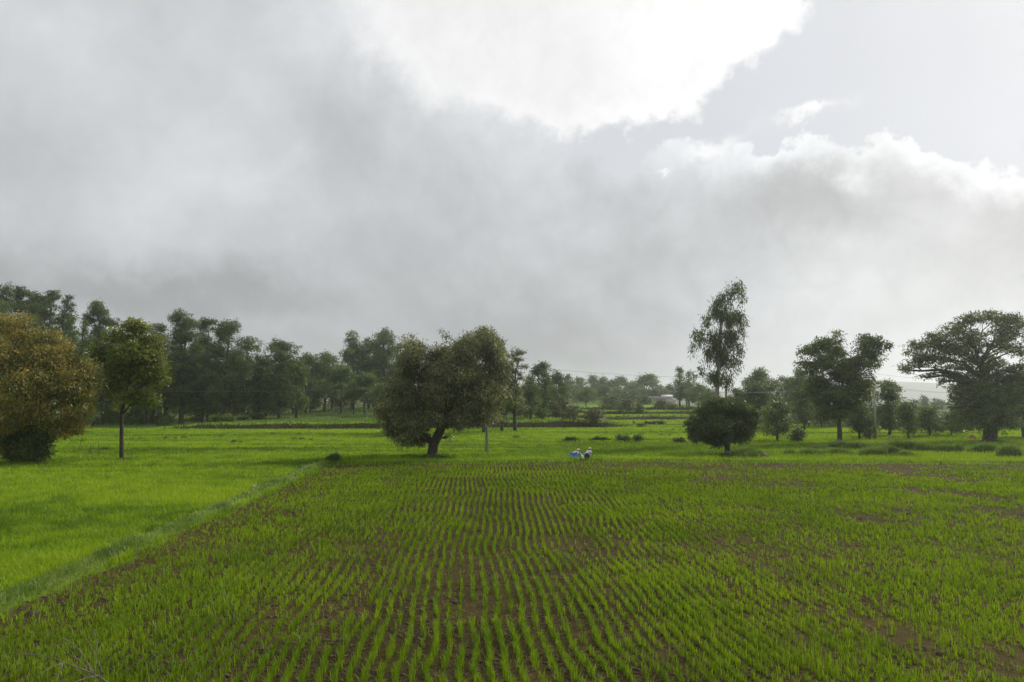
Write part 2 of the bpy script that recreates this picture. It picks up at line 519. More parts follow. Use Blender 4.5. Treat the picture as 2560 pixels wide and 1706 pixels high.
tag(o, 'green rice seedlings growing in wavy rows on bare brown soil', 'crop', kind='stuff')

# --- low weeds and dry stubble between the rows
n = 260000
D = 11.5 * (62 / 11.5) ** rng.random(n); X = np.tan(rng.uniform(-.68, .68, n)) * D
keep = (row_mask(X, D) > .6) & (rng.random(n) < .03 + .40 * ss(4, 13, X - .08 * D) + .12 * ss(-7, -11, X)) & (rng.random(n) < 1 - .7 * ss(46, 56, D)) & (.6 * fbm(X * .8 + D * .35, D * .5 - X * .2, 3.0, 261) + .4 * fbm(X, D, .9, 265) > .42)
X, D = X[keep], D[keep]
o = blade_object('weeds', M['rice'], np.stack([X, D, zt(X, D) - .004], 1), rng.uniform(.06, .20, len(X)), .0006 * D * rng.uniform(.6, 1.3, len(X)), rng.uniform(.2, 1.0, len(X)), rng.uniform(0, 6.28, len(X)), rng.random(len(X)), two=False)
tag(o, 'short scattered weeds between the rice rows', 'weeds', kind='stuff')

# dry straw and root bits lying on the soil
n = 46000
D = 11.5 * (50 / 11.5) ** rng.random(n); X = np.tan(rng.uniform(-.66, .66, n)) * D
keep = (row_mask(X, D) > .7) & (fbm(X, D, 1.1, 311) > .45)
X, D = X[keep], D[keep]
k = len(X); a = rng.uniform(0, 6.28, k); L = rng.uniform(.04, .13, k); wd = .00055 * D * rng.uniform(.6, 1.4, k)
dv = np.stack([np.cos(a), np.sin(a), rng.uniform(-.05, .35, k)], 1) * L[:, None]
sv = np.stack([-np.sin(a), np.cos(a), 0 * a], 1) * wd[:, None]
p0 = np.stack([X, D, zt(X, D) + .012], 1)
v = np.stack([p0 - sv, p0 + dv * .5 - sv * .4 + [0, 0, .01], p0 + dv, p0 + sv], 1).reshape(-1, 3)
kk = np.arange(k) * 4
M['straw'] = plant_mat('straw', (.05, .036, .024), (.12, .088, .058), (.22, .17, .11), trans=.1, rough=.9, spec=.05)
tag(mesh('straw', v, [np.stack([kk, kk + 1, kk + 2, kk + 3], 1)], M['straw'], attrs={'tint': np.repeat(rng.random(k), 4)}), 'dry straw and root bits lying on the brown soil', 'straw', kind='stuff')

# --- clods of soil
n = 26000
D = 11.5 * (45 / 11.5) ** rng.random(n); X = np.tan(rng.uniform(-.66, .66, n)) * D
keep = (row_mask(X, D) > .7) & (fbm(X, D, 1.6, 321) > .42)
X, D = X[keep], D[keep]; k = len(X)
r = rng.gamma(2.0, .010, k) + .008
base = np.array([[1, 0, 0], [-.5, .87, 0], [-.5, -.87, 0], [0, 0, .9], [.55, .6, .5], [-.7, .1, .5], [.5, -.6, .45]])
vv = base[None] * r[:, None, None] * rng.uniform(.7, 1.3, (k, 7, 1)) * np.array([1.3, 1.2, .8]) + np.stack([X, D, zt(X, D) - .004], 1)[:, None]
ft = np.array([[0, 4, 6], [4, 3, 6], [1, 5, 4], [5, 3, 4], [2, 6, 5], [6, 3, 5], [0, 1, 4], [1, 2, 5], [2, 0, 6]])
ff = (np.arange(k) * 7)[:, None, None] + ft[None]
tag(mesh('soil_clods', vv.reshape(-1, 3), [ff.reshape(-1, 3)], noise_mat('clod', (.04, .031, .014), (.085, .065, .034), 9, .95, .4)), 'small clods of brown soil between the rice rows', 'soil', kind='stuff')


# --- grass of paddies, bunds, meadow, wood floor: density falls with distance, width grows
def scatter(nn, d0, d1, half):
    D = d0 * (d1 / d0) ** rng.random(nn)
    a = rng.uniform(-half, half, nn)
    return np.tan(a) * D, D


X, Y = scatter(1150000, 13, 230, .70)
xb, yb, ye = bund_x(Y), bank_y(X), edge_y(X)
rowf = row_mask(X, Y) > .5
on_bund = (X - xb + .4 * (vnoise(X, Y, .8, 401) - .5) > -.45) & (X - xb < .55) & (~rowf) & (Y < ye + .5)
verge = (~rowf) & (X > xb) & (Y > ye + .3) & (Y < ye + 5.2) & ~((np.abs(Y - ye - 2.9 - .6 * (vnoise(X, 0 * X, 4, 455) - .5)) < 1.0) & (X > -2) & (X < 22) & (vnoise(X, Y, 1.5, 457) > .3))
fieldB = (Y > ye + 5.2) & (Y < 87.5) & (X > -1.7 + (Y - 66.5) * .365) & (X < 27)
mead = (X > 22) & (Y > ye + 3) & (Y < 94)
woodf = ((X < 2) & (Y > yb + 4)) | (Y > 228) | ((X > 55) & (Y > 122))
e = .4
slope = np.abs(zt(X, Y + e) - zt(X, Y - e)) / (2 * e)
bank = (slope > .3) & (Y > 100)
padd = ~(rowf | on_bund | verge | fieldB | mead | woodf | bank)
strip = vnoise(X * .15, Y, 9, 41)


def put(name, label, cat_, mat, sel, h0, h1, wk, tint, thin=1.0, two=False, bend=(.1, .7)):
    i = np.nonzero(sel & (rng.random(len(X)) < thin))[0]
    x, y = X[i], Y[i]; m_ = len(i)
    hh = rng.uniform(h0, h1, m_) * (.75 + .5 * fbm(x, y, 1.8, 411))
    o = blade_object(name, M[mat], np.stack([x, y, zt(x, y) - .01], 1), hh, wk * y * rng.uniform(.6, 1.35, m_), rng.uniform(bend[0], bend[1], m_), rng.uniform(0, 6.28, m_), np.clip(tint(x, y, i) + rng.normal(0, .15, m_), 0, 1), two=two)
    tag(o, label, cat_, kind='stuff')


put('paddy_rice', 'dense bright green young rice filling the flat paddies', 'crop', 'paddy', padd, .20, .36, .00085,
    lambda x, y, i: -.75 + .55 * strip[i] + 1.15 * fbm(x * .30, y, 6, 421) + .85 * fbm(x * .12, y, 2.6, 425) + .55 * (vnoise(x, y, .8, 427) - .5) + .10 * (x < xb[i]) * (1 - ss(40, 60, y)), two=True)
put('bund_grass', 'soft grey green grass growing along the low field bunds', 'grass', 'bund_grass', on_bund, .10, .26, .0006, lambda x, y, i: 1.3 * vnoise(x, y, 1.3, 431) - .2, two=True, bend=(.3, 1.0), thin=.6)
# the bund is thinly sampled by the distance law alone: add a denser coat
ext = 10000
Yb2 = 13 * (60 / 13) ** rng.random(ext); Xb2 = bund_x(Yb2) + rng.normal(0, .21, ext) * (.4 + 1.1 * vnoise(Yb2, 0 * Yb2, 3.1, 447)) + .25 * (vnoise(Yb2, 0 * Yb2, 2.0, 441) - .5)
hh = rng.uniform(.05, .24, ext) * (.35 + 1.3 * vnoise(Xb2, Yb2, .7, 449)) * (.5 + fbm(Xb2, Yb2, 1.5, 443))
o = blade_object('bund_turf', M['bund_grass'], np.stack([Xb2, Yb2, zt(Xb2, Yb2) - .01], 1), hh, .00065 * Yb2 * rng.uniform(.6, 1.3, ext), rng.uniform(.2, 1.1, ext), rng.uniform(0, 6.28, ext), np.clip(1.4 * vnoise(Xb2, Yb2, 1.1, 451) - .2 + rng.normal(0, .2, ext), 0, 1), two=True)
tag(o, 'pale trampled turf on the long bund left of the rice rows', 'grass', kind='stuff')
put('verge_grass', 'rough mixed grass on the verge at the far end of the rice rows', 'grass', 'rice', verge, .12, .34, .0008, lambda x, y, i: .5 + 1.1 * (fbm(x, y, 3, 451) - .45) + .5 * np.exp(-((y - ye[i] - 1.0) / .4) ** 2) - .45 * np.exp(-((y - ye[i] - 2.0) / .4) ** 2), thin=.95)
put('field_crop', 'sparse rice crop in slanting rows beyond the far bund', 'crop', 'rice', fieldB & (np.sin((X * .9 + Y * .45) * 2 * np.pi / .9) > -.35), .18, .34, .0010, lambda x, y, i: .22 + .3 * fbm(x, y, 6, 461))
put('meadow_grass', 'uneven green meadow grass behind the right bund', 'grass', 'rice', mead, .15, .45, .0009, lambda x, y, i: .35 + .9 * (fbm(x * .3, y, 5, 471) - .1))
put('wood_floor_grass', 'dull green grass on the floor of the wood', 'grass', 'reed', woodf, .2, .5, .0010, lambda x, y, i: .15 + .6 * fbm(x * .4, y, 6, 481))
put('bank_weeds', 'dark weeds hanging over the steep earth banks', 'weeds', 'tussock', bank & (vnoise(X, Y, 3, 491) > .12), .25, .75, .0014, lambda x, y, i: .3 + 0 * x, thin=.8)


# ------------------------------------------------------------------ trees
def quad_leaves(P, axis, L, W, r):
    n = len(P)
    rnd = r.normal(size=(n, 3)) + np.array([0, 0, .9])
    s = np.cross(axis, rnd); s /= np.linalg.norm(s, axis=1)[:, None] + 1e-9
    a = axis * L[:, None]; b = s * (W / 2)[:, None]
    v = np.stack([P, P + a * .45 + b, P + a, P + a * .45 - b], 1).reshape(-1, 3)
    k = np.arange(n) * 4
    return v, np.stack([k, k + 1, k + 2, k + 3], 1)


def crown_points(clumps, n, r, cl_r, per=14, lobes=7, shell=.5, flat=.65):
    vol = np.array([(c[3] * c[4] * c[5]) ** .8 * c[6] for c in clumps])
    num = np.maximum(2, (vol / vol.sum() * n / per).astype(int))
    C, O = [], []
    for c, m_ in zip(clumps, num):
        c0, rad = np.array(c[:3]), np.array(c[3:6])
        d = r.normal(size=(lobes, 3)); d /= np.linalg.norm(d, axis=1)[:, None]
        d[:, 2] = np.where(d[:, 2] < -.6, -d[:, 2], d[:, 2])
        lc = c0 + d * rad * r.uniform(.35, .68, (lobes, 1))
        lr = rad * r.uniform(.34, .62, (lobes, 1))
        k = r.integers(0, lobes, m_)
        dd = r.normal(size=(m_, 3)); dd /= np.linalg.norm(dd, axis=1)[:, None]
        rr = shell + (1 - shell) * np.sqrt(r.random(m_))
        C.append(lc[k] + dd * lr[k] * rr[:, None]); O.append(dd)
    C, O = np.concatenate(C), np.concatenate(O)
    reps = r.poisson(per, len(C)) + 1
    tint0 = np.repeat(r.random(len(C)), reps)
    P = np.repeat(C, reps, 0) + r.normal(size=(reps.sum(), 3)) * cl_r * np.array([1, 1, flat])
    return P, np.repeat(O, reps, 0), tint0, C, O


def limb(mb, a, b, ra, rb, r, sag=.15, sides=6, n=6):
    a, b = np.asarray(a, float), np.asarray(b, float)
    t = np.linspace(0, 1, n)[:, None]
    L = np.linalg.norm(b - a)
    mid = np.array([r.normal(0, .07), r.normal(0, .07), sag]) * L
    pts = a + (b - a) * t + mid * (np.sin(np.pi * t) * (1 - .3 * t))
    pts[1:-1] += r.normal(0, .02 * L, (n - 2, 3))
    mb.tube(pts, ra + (rb - ra) * t[:, 0] ** .7, sides)
    return pts


def tree(name, label, base, clumps, trunk, trad, mat, leaf, n, seed, group=None, cat_='tree', bark='bark', cl_r=.28, droop=.2, per=14, lobes=7, limbs=True, shell=.66, flat=.65, twig=5, limb_r=.5):
    """clumps: (x,y,z,rx,ry,rz,density) local to the base; trunk: polyline local; leaf: (length, width)."""
    r = np.random.default_rng(seed)
    root = empty(name, base, label, cat_, group)
    trunk = np.asarray(trunk, float); trad = np.asarray(trad, float)
    P, O, tint0, C, CO = crown_points(clumps, n, r, cl_r, per, lobes, shell, flat)
    lo = .15
    keep = P[:, 2] > lo
    P, O, tint0 = P[keep], O[keep], tint0[keep]
    m_ = len(P)
    ax = O * .55 + r.normal(size=(m_, 3)) * .7 + np.array([0, 0, -droop * 2])
    ax /= np.linalg.norm(ax, axis=1)[:, None]
    L = leaf[0] * np.clip(r.lognormal(-.06, .38, m_), .45, 2.0); W = leaf[1] * np.clip(r.lognormal(-.06, .34, m_), .45, 1.9)
    v, f = quad_leaves(P, ax, L, W, r)
    mesh('crown', v, [f], M[mat], root, attrs={'tint': np.repeat(np.clip(.75 * tint0 + .35 * r.random(m_) - .05, 0, 1), 4)})
    mb = MB()
    tr = trunk.copy(); tr[0, 2] -= .3
    flare = trad.copy()
    if len(trunk) > 2:
        tr = np.concatenate([tr[:1], tr[:1] * .75 + tr[1:2] * .25, tr[1:]]); flare = np.concatenate([[trad[0] * 1.45], [trad[0]], trad[1:]])
    mb.tube(tr, flare, 9)
    if limbs:
        for c in clumps:
            cc = np.array(c[:3])
            # leave the trunk at a point below the clump
            cand = np.nonzero(trunk[:, 2] <= cc[2] - .25 * np.hypot(cc[0] - trunk[:, 0], cc[1] - trunk[:, 1]))[0]
            k = cand[-1] if len(cand) else 0
            k = max(k, min(1, len(trunk) - 1))
            ra = trad[k] * limb_r
            pts = limb(mb, trunk[k], cc, ra, ra * .3, r)
            for j in range(twig):
                s = pts[r.integers(2, len(pts))]
                d = r.normal(size=3); d[2] = abs(d[2]) * .8; d /= np.linalg.norm(d)
                limb(mb, s, cc + d * np.array(c[3:6]) * .8, ra * .3, ra * .07, r, sag=.08, sides=4, n=4)
    mb.build('trunk', M[bark], root, smooth=True)
    return root


def hero_clumps(base, D, lst):
    out = []
    for c in lst:
        px, py, rx, ry = c[:4]
        dd = c[4] if len(c) > 4 else 0
        dens = c[5] if len(c) > 5 else 1
        p = at(px, py, D + dd) - base
        s = (D + dd) / F
        out.append((p[0], p[1], p[2], rx * s, (rx * .6 + ry * .4) * s, ry * s, dens))
    return out


def hero_trunk(base, D, pts):
    return [np.array(at(px, py, D + dd) - base) for px, py, dd in pts]


def base_at(px, py):
    return on_ground(px, py)


# --- the leaning tree in the middle
b = base_at(1079, 1143); D = b[1]
cl = hero_clumps(b, D, [(1025, 876, 40, 40, 1), (1085, 902, 36, 30, 1), (1112, 884, 32, 28, 1), (1030, 915, 40, 48, -.5), (1000, 985, 52, 48, -1), (1022, 1050, 58, 44, 0), (985, 1080, 28, 36, .5), (1075, 960, 45, 45, 1.5), (1150, 890, 58, 48, 0), (1200, 868, 58, 46, 1), (1235, 930, 34, 58, .5), (1120, 950, 62, 58, -1.5), (1190, 980, 62, 58, -1), (1095, 1010, 50, 44, 1), (1215, 1035, 42, 30, .5), (1160, 1045, 45, 26, -.5), (1050, 1100, 26, 20, 1, .6), (1240, 990, 24, 38, 0, .7), (1112, 845, 16, 20, 0, .5), (1086, 892, 16, 22, 0, .4), (1118, 1095, 16, 14, .3, .4), (1215, 1000, 50, 44, -.6), (1205, 1040, 48, 22, 0), (985, 1072, 26, 26, 0), (1012, 1100, 26, 18, -.6), (1040, 1106, 22, 14, .6), (1165, 1020, 50, 40, -1), (1255, 960, 20, 40, .3, .7), (985, 1040, 42, 46, .3), (1010, 950, 34, 40, .6), (1230, 880, 30, 34, 1), (1085, 940, 40, 36, .5), (1100, 985, 46, 40, -2), (1080, 1040, 42, 34, -2.2), (1140, 1055, 46, 28, -2.2), (1040, 1075, 44, 30, -2), (1190, 1040, 44, 28, -2.2), (1252, 925, 26, 40, .3), (1010, 1060, 44, 36, -1.2), (1060, 1000, 44, 40, 1.5)])
tr = [np.zeros(3)] + hero_trunk(b, D, [(1084, 1110, 0), (1102, 1075, 0), (1118, 1035, -.2), (1140, 990, -.3), (1165, 940, 0)])
tree('willow_tree', 'dense olive tree with a thick leaning trunk at the far end of the rice rows', b, cl, tr, [.46, .42, .38, .30, .22, .12], 'leaf_olive', (.24, .075), 95000, 3, cl_r=.24, droop=.42, lobes=9, limb_r=.33)

# --- the round dark bush tree, right of the middle
b = base_at(1822, 1137); D = b[1]
cl = hero_clumps(b, D, [(1770, 1040, 42, 30, 0), (1815, 1030, 52, 26, 0), (1860, 1040, 40, 28, .3), (1742, 1075, 26, 28, 0), (1748, 1092, 26, 18, -.6), (1800, 1075, 50, 34, -1), (1852, 1078, 32, 28, -.6), (1872, 1050, 18, 20, .5, .8), (1790, 1100, 40, 12, .4), (1868, 1095, 18, 14, .2), (1832, 1096, 40, 16, -.5), (1872, 1074, 20, 24, 0), (1738, 1086, 18, 22, 0), (1808, 1018, 40, 16, 0), (1724, 1056, 14, 14, 0, .7), (1890, 1064, 11, 14, 0, .7), (1842, 1008, 20, 11, .2, .8), (1778, 1006, 16, 9, 0, .7), (1800, 1112, 22, 9, -.4, .6), (1790, 1020, 40, 22, 0), (1850, 1020, 36, 20, 0)])
tr = [np.zeros(3)] + hero_trunk(b, D, [(1818, 1115, 0), (1822, 1095, 0), (1812, 1070, 0)])
tree('mango_tree', 'low round very dark tree with a short trunk under the tall eucalyptus', b, cl, tr, [.30, .24, .2, .13], 'leaf_dark', (.22, .085), 36000, 5, cl_r=.13, droop=.15, lobes=8, shell=.78)

# --- the tall eucalyptus
D = 84.0
bx = at(1796, 1000, D)[0]; b = np.array([bx, D, gz(bx, D)])
cl = hero_clumps(b, D, [(1848, 722, 18, 24, 0, .6), (1826, 733, 22, 20, 0, .6), (1858, 745, 12, 22, 0, .5), (1806, 758, 26, 24, 0, .8), (1782, 780, 18, 22, 0, .6), (1808, 795, 30, 26, .4, .8), (1768, 812, 16, 24, 0, .5), (1838, 800, 32, 28, 0, .8), (1856, 830, 14, 26, 0, .5), (1745, 840, 24, 24, 0, .6), (1730, 870, 9, 22, 0, .5), (1780, 850, 28, 28, 0, .8), (1820, 850, 32, 30, 0, .9), (1846, 868, 20, 26, 0, .6), (1768, 892, 24, 28, 0, .6), (1800, 890, 26, 30, 0, .8), (1830, 912, 24, 24, 0, .6), (1758, 935, 14, 22, 0, .4), (1790, 950, 28, 26, 0, .7), (1818, 955, 20, 26, 0, .5), (1808, 905, 24, 30, .5, .6)])
tr = [np.zeros(3)] + hero_trunk(b, D, [(1794, 1040, 0), (1793, 980, 0), (1797, 900, 0), (1800, 830, 0), (1812, 770, 0), (1842, 720, 0)])
t = tree('eucalyptus_tree', 'very tall slender eucalyptus with drooping sparse foliage and pale trunk', b, cl, tr, [.34, .28, .22, .16, .12, .07, .03], 'leaf_dark', (.34, .085), 12000, 7, cl_r=.17, droop=.9, lobes=11, bark='pale_bark', per=16, limb_r=.4, twig=5, flat=2.0, shell=.2)
mb = MB()
p2 = np.array([[.75, .2, -.3], [.8, .15, 2.5], [.85, .1, 5.0], [1.0, 0, 8.0]])
mb.tube(p2, [.22, .18, .13, .05], 8)
mb.build('trunk', M['pale_bark'], t, smooth=True)

# --- slender-trunked tree on the left
b = base_at(305, 1151); D = b[1]
cl = hero_clumps(b, D, [(335, 825, 46, 24, 0), (295, 850, 42, 30, .6), (365, 860, 36, 30, 0), (270, 885, 44, 34, .4), (320, 890, 52, 40, -1), (385, 905, 34, 34, 0), (245, 895, 24, 22, 0, .7), (300, 935, 56, 36, .5), (365, 950, 46, 34, -.4), (405, 925, 22, 20, 0, .6), (420, 945, 10, 10, 0, .3), (285, 975, 36, 30, .5), (345, 995, 50, 24, -.3), (375, 1010, 24, 14, 0, .7), (300, 1020, 22, 12, .4, .5)])
tr = [np.zeros(3)] + hero_trunk(b, D, [(304, 1100, 0), (304, 1035, 0), (312, 1005, 0), (322, 960, 0), (330, 900, 0), (333, 850, 0)])
tree('slender_tree', 'green tree with a straight bare slender trunk beside the yellowish bushy tree', b, cl, tr, [.19, .155, .14, .12, .10, .07, .04], 'leaf_yellow', (.25, .11), 20000, 9, cl_r=.22, droop=.2, lobes=9, flat=.40, limb_r=.7)

# --- orange-leaved bushy tree at the left edge
b = base_at(72, 1160); D = b[1]
cl = hero_clumps(b, D, [(40, 840, 48, 38, .8), (-40, 860, 70, 50, 1), (120, 860, 50, 36, 0), (0, 900, 80, 60, -1), (95, 910, 75, 55, -1), (165, 920, 50, 44, 0), (215, 945, 40, 44, 0), (60, 970, 90, 60, -1.8), (150, 985, 70, 60, -1.2), (-30, 980, 80, 70, -1), (200, 1010, 36, 44, 0), (180, 1055, 30, 30, 0), (80, 1040, 80, 50, -1.4), (-10, 1060, 70, 40, -.8), (125, 1075, 44, 34, -.6), (225, 1000, 20, 30, .4, .6), (20, 1105, 50, 22, 0, .7), (195, 1085, 22, 22, .2, .6), (-40, 1120, 40, 22, .3, .7), (60, 1095, 60, 30, .6, .8), (112, 836, 26, 18, .3, .8), (168, 872, 24, 18, 0, .8), (238, 928, 18, 20, 0, .7), (56, 800, 24, 20, .5, .8), (250, 968, 13, 15, 0, .6), (-10, 812, 40, 26, .8)])
tr = [np.zeros(3)] + hero_trunk(b, D, [(75, 1110, 0), (80, 1060, 0), (85, 1000, 0), (85, 930, 0)])
ot = tree('orange_tree', 'big bushy tree with orange and yellowing leaves at the left edge', b, cl, tr, [.45, .38, .32, .25, .12], 'leaf_orange', (.22, .10), 60000, 13, cl_r=.25, droop=.25, lobes=9)
# dark green undergrowth round its foot
b2 = base_at(80, 1162)
cl = [(.1, -.3, .9, 1.0, .9, .9, 1), (-1.2, -.1, .7, .9, .8, .7, 1), (.75, -.2, .7, .55, .6, .7, 1), (.3, -.1, 2.0, .8, .7, .7, .8), (-.5, .1, 2.3, .8, .7, .8, .8), (.9, 0, 1.7, .5, .5, .8, .8), (-1.9, .1, 1.5, .6, .6, .8, .7)]
tree('shrub', 'dark green shrub round the foot of the orange leaved tree', b2, cl, [(0, 0, 0), (0, 0, .5), (0, 0, 1.2)], [.1, .07, .03], 'leaf_dark', (.2, .09), 9000, 14, cat_='shrub', cl_r=.2)
b2 = base_at(12, 1152)
cl = [(0, 0, .9, 1.2, .9, .8, 1), (1.0, .4, 1.0, .8, .8, .7, 1)]
tree('shrub', 'yellow green shrub at the left edge under the orange leaved tree', b2, cl, [(0, 0, 0), (0, 0, .5), (0, 0, 1.0)], [.08, .06, .03], 'leaf_yellow', (.2, .09), 5000, 15, cat_='shrub', cl_r=.2)

# --- two-lobed tree on the right
b = base_at(2100, 1109); D = b[1]
cl = hero_clumps(b, D, [(2088, 850, 22, 18, 0, .8), (2060, 868, 38, 28, 0), (2018, 880, 30, 24, .3), (2095, 880, 30, 28, 0), (2012, 915, 30, 20, 0, .8), (2060, 915, 46, 34, -1), (2105, 920, 40, 34, .5), (2160, 858, 30, 24, 0), (2190, 862, 30, 26, 0), (2170, 890, 36, 28, .5), (2145, 915, 36, 30, -.5), (2180, 915, 26, 24, 0, .8), (2120, 950, 62, 30, 0), (2055, 960, 40, 28, .8), (2080, 990, 60, 34, -.5), (2130, 985, 50, 34, .6), (2085, 1030, 48, 28, 0), (2125, 1025, 34, 26, 0), (2060, 1010, 34, 34, .5), (2030, 950, 34, 34, 0, .8), (2088, 838, 16, 12, 0, .7), (2042, 985, 30, 34, 0, .8), (2160, 960, 34, 30, 0, .8), (2215, 865, 16, 18, 0, .7)])
tr = [np.zeros(3)] + hero_trunk(b, D, [(2099, 1075, 0), (2096, 1040, 0), (2100, 1000, 0), (2108, 950, 0), (2104, 900, 0)])
tree('forked_tree', 'dark tree with a crown split into two lobes left of the utility pole', b, cl, tr, [.29, .25, .23, .2, .16, .08], 'leaf_mid', (.26, .11), 42000, 17, cl_r=.24, lobes=9, flat=.45)

# --- great spreading tree at the right
b = base_at(2474, 1104); D = b[1]
cl = hero_clumps(b, D, [(2262, 925, 22, 16, 0, .8), (2290, 905, 30, 20, .5), (2290, 870, 30, 24, 0), (2340, 850, 36, 26, 0), (2385, 830, 42, 24, 1), (2430, 806, 42, 24, 0), (2482, 800, 46, 24, 1), (2535, 806, 40, 26, 0), (2312, 944, 22, 14, .4, .7), (2362, 955, 26, 16, -.4, .7), (2398, 962, 30, 20, .6, .8), (2580, 830, 40, 26, 0), (2330, 900, 40, 24, 0), (2330, 942, 14, 14, 0, .5), (2385, 875, 46, 26, -1, .8), (2440, 865, 46, 26, .6, .7), (2500, 870, 46, 28, -1, .7), (2560, 880, 40, 28, 1, .7), (2385, 925, 34, 20, 0, .7), (2350, 930, 22, 14, .5, .5), (2620, 870, 44, 36, 0, .9), (2350, 875, 50, 34, 0, .8), (2420, 850, 50, 34, -1, .8), (2500, 845, 50, 34, .5, .8), (2420, 905, 50, 30, 1, .7), (2480, 945, 60, 34, 0, .8), (2420, 950, 40, 24, 0, .7), (2550, 950, 50, 40, 0, .8), (2480, 915, 50, 24, 1.5, .7), (2540, 930, 40, 24, 0, .7), (2600, 930, 44, 34, .5)])
cl += hero_clumps(b, D, [(2405, 985, 36, 26, 0), (2440, 1000, 56, 42, -1, 1.2), (2495, 990, 56, 44, 0, 1.2), (2540, 1010, 44, 44, .6), (2430, 1045, 48, 30, 0), (2500, 1050, 50, 30, -.6), (2385, 1020, 22, 26, 0, .7), (2440, 1045, 50, 36, -2.2, 1.1), (2500, 1045, 50, 36, -2.2, 1.1), (2470, 985, 54, 36, -1.8), (2475, 1070, 44, 18, -1.6, .8)])
tr = [np.zeros(3)] + hero_trunk(b, D, [(2476, 1070, 0), (2474, 1030, 0), (2470, 985, 0), (2462, 950, 0), (2450, 915, 0)])
bt = tree('rain_tree', 'huge spreading tree with a wide airy crown and massive trunk at the right', b, cl, tr, [.85, .7, .6, .5, .34, .2], 'leaf_mid', (.28, .12), 56000, 19, cl_r=.24, lobes=10, limb_r=.62, flat=.45)  # lighter leaf colour stands in for the flare over its crown


# ------------------------------------------------------------------ trees of the wood and the slope
def auto_clumps(h, w, style, r):
    """Clumps for a tree h metres tall and w wide; returns clumps and trunk points/radii."""
    R = w / 2
    tr_h = {'round': .16, 'teak': .17, 'umbrella': .40, 'lacy': .26, 'column': .08, 'bush': .0}[style]
    out = []
    ch = h * (1 - tr_h)
    if style in ('round', 'bush'):
        nC = 9
        for k in range(nC):
            t = (k + .5) / nC
            z = h * tr_h + ch * (.16 + .66 * t)
            prof = math.sqrt(max(.12, 1 - ((t - .38) / .70) ** 2))
            a = k * 2.4 + r.uniform(0, 1)
            rr = R * prof * .52
            out.append((math.cos(a) * rr, math.sin(a) * rr, z, R * .52, R * .52, max(ch * .17, R * .26), 1))
        out.append((0, 0, h * tr_h + ch * .86, R * .45, R * .45, ch * .15, 1))
    elif style == 'teak':
        nC = int(np.clip(ch / (R * .22), 18, 34))
        for k in range(nC):
            t = (k + .5) / nC
            z = h * tr_h + ch * (.02 + .90 * t)
            prof = min(1.0, 2.0 * math.sqrt(max(0, 1.03 - t))) * (.74 + .26 * min(1, t * 1.6)) + r.uniform(-.12, .10)
            a = k * 2.4 + r.uniform(-.6, .6)
            rr = R * prof * r.uniform(.12, .64)
            s = r.uniform(.36, .56) * (.7 + .3 * prof)
            out.append((math.cos(a) * rr, math.sin(a) * rr, z, R * s, R * s, max(R * s * .62, ch / nC * 1.2), 1))
        out.append((r.uniform(-.2, .2) * R, 0, h - R * .2, R * .34, R * .34, R * .26, 1))
    elif style == 'umbrella':
        nC = 12
        for k in range(nC):
            t = k / (nC - 1)
            z = h * tr_h + ch * (.2 + .7 * t)
            rr = R * (.80 - .6 * t) * r.uniform(.7, 1)
            a = k * 2.4 + r.uniform(-.5, .5)
            out.append((math.cos(a) * rr, math.sin(a) * rr, z, R * .44, R * .44, ch * .12, 1))
    elif style == 'lacy':
        nC = int(np.clip(ch / (R * .19), 22, 40))
        for k in range(nC):
            t = (k + .5) / nC
            z = h * tr_h + ch * (.02 + .92 * t)
            rr = R * (.92 - .12 * t) * min(1, 2.2 * math.sqrt(1.02 - t)) * r.uniform(.1, .85)
            a = k * 2.4 + r.uniform(-.8, .8)
            s = r.uniform(.26, .44)
            out.append((math.cos(a) * rr, math.sin(a) * rr, z, R * s, R * s, max(R * s * .6, ch / nC * 1.0), .8))
        out.append((0, 0, h - R * .25, R * .32, R * .32, R * .3, .8))
    elif style == 'column':
        nC = 10
        for k in range(nC):
            t = (k + .5) / nC
            z = h * tr_h + ch * (.04 + .86 * t)
            prof = 1 - .55 * t ** 2.2
            a = k * 2.4
            out.append((math.cos(a) * R * .3 * prof, math.sin(a) * R * .3 * prof, z, R * .7 * prof, R * .7 * prof, ch * .11, 1))
        out.append((0, 0, h - R * .3, R * .35, R * .35, R * .35, 1))
    lean = r.normal(0, .03 * h, 2)
    tp = []
    tt = np.linspace(0, .86, 6)
    for t in tt:
        tp.append((lean[0] * t * t + r.normal(0, .012 * h) * (t > 0), lean[1] * t * t, h * t))
    rad = (.020 * h + .05) * (1 - tt * .92)
    return out, tp, rad


WOOD = 'trees of the wood behind the left paddies'
SLOPE = 'trees on the terraced slope'
RIGHTG = 'trees behind the right meadow'
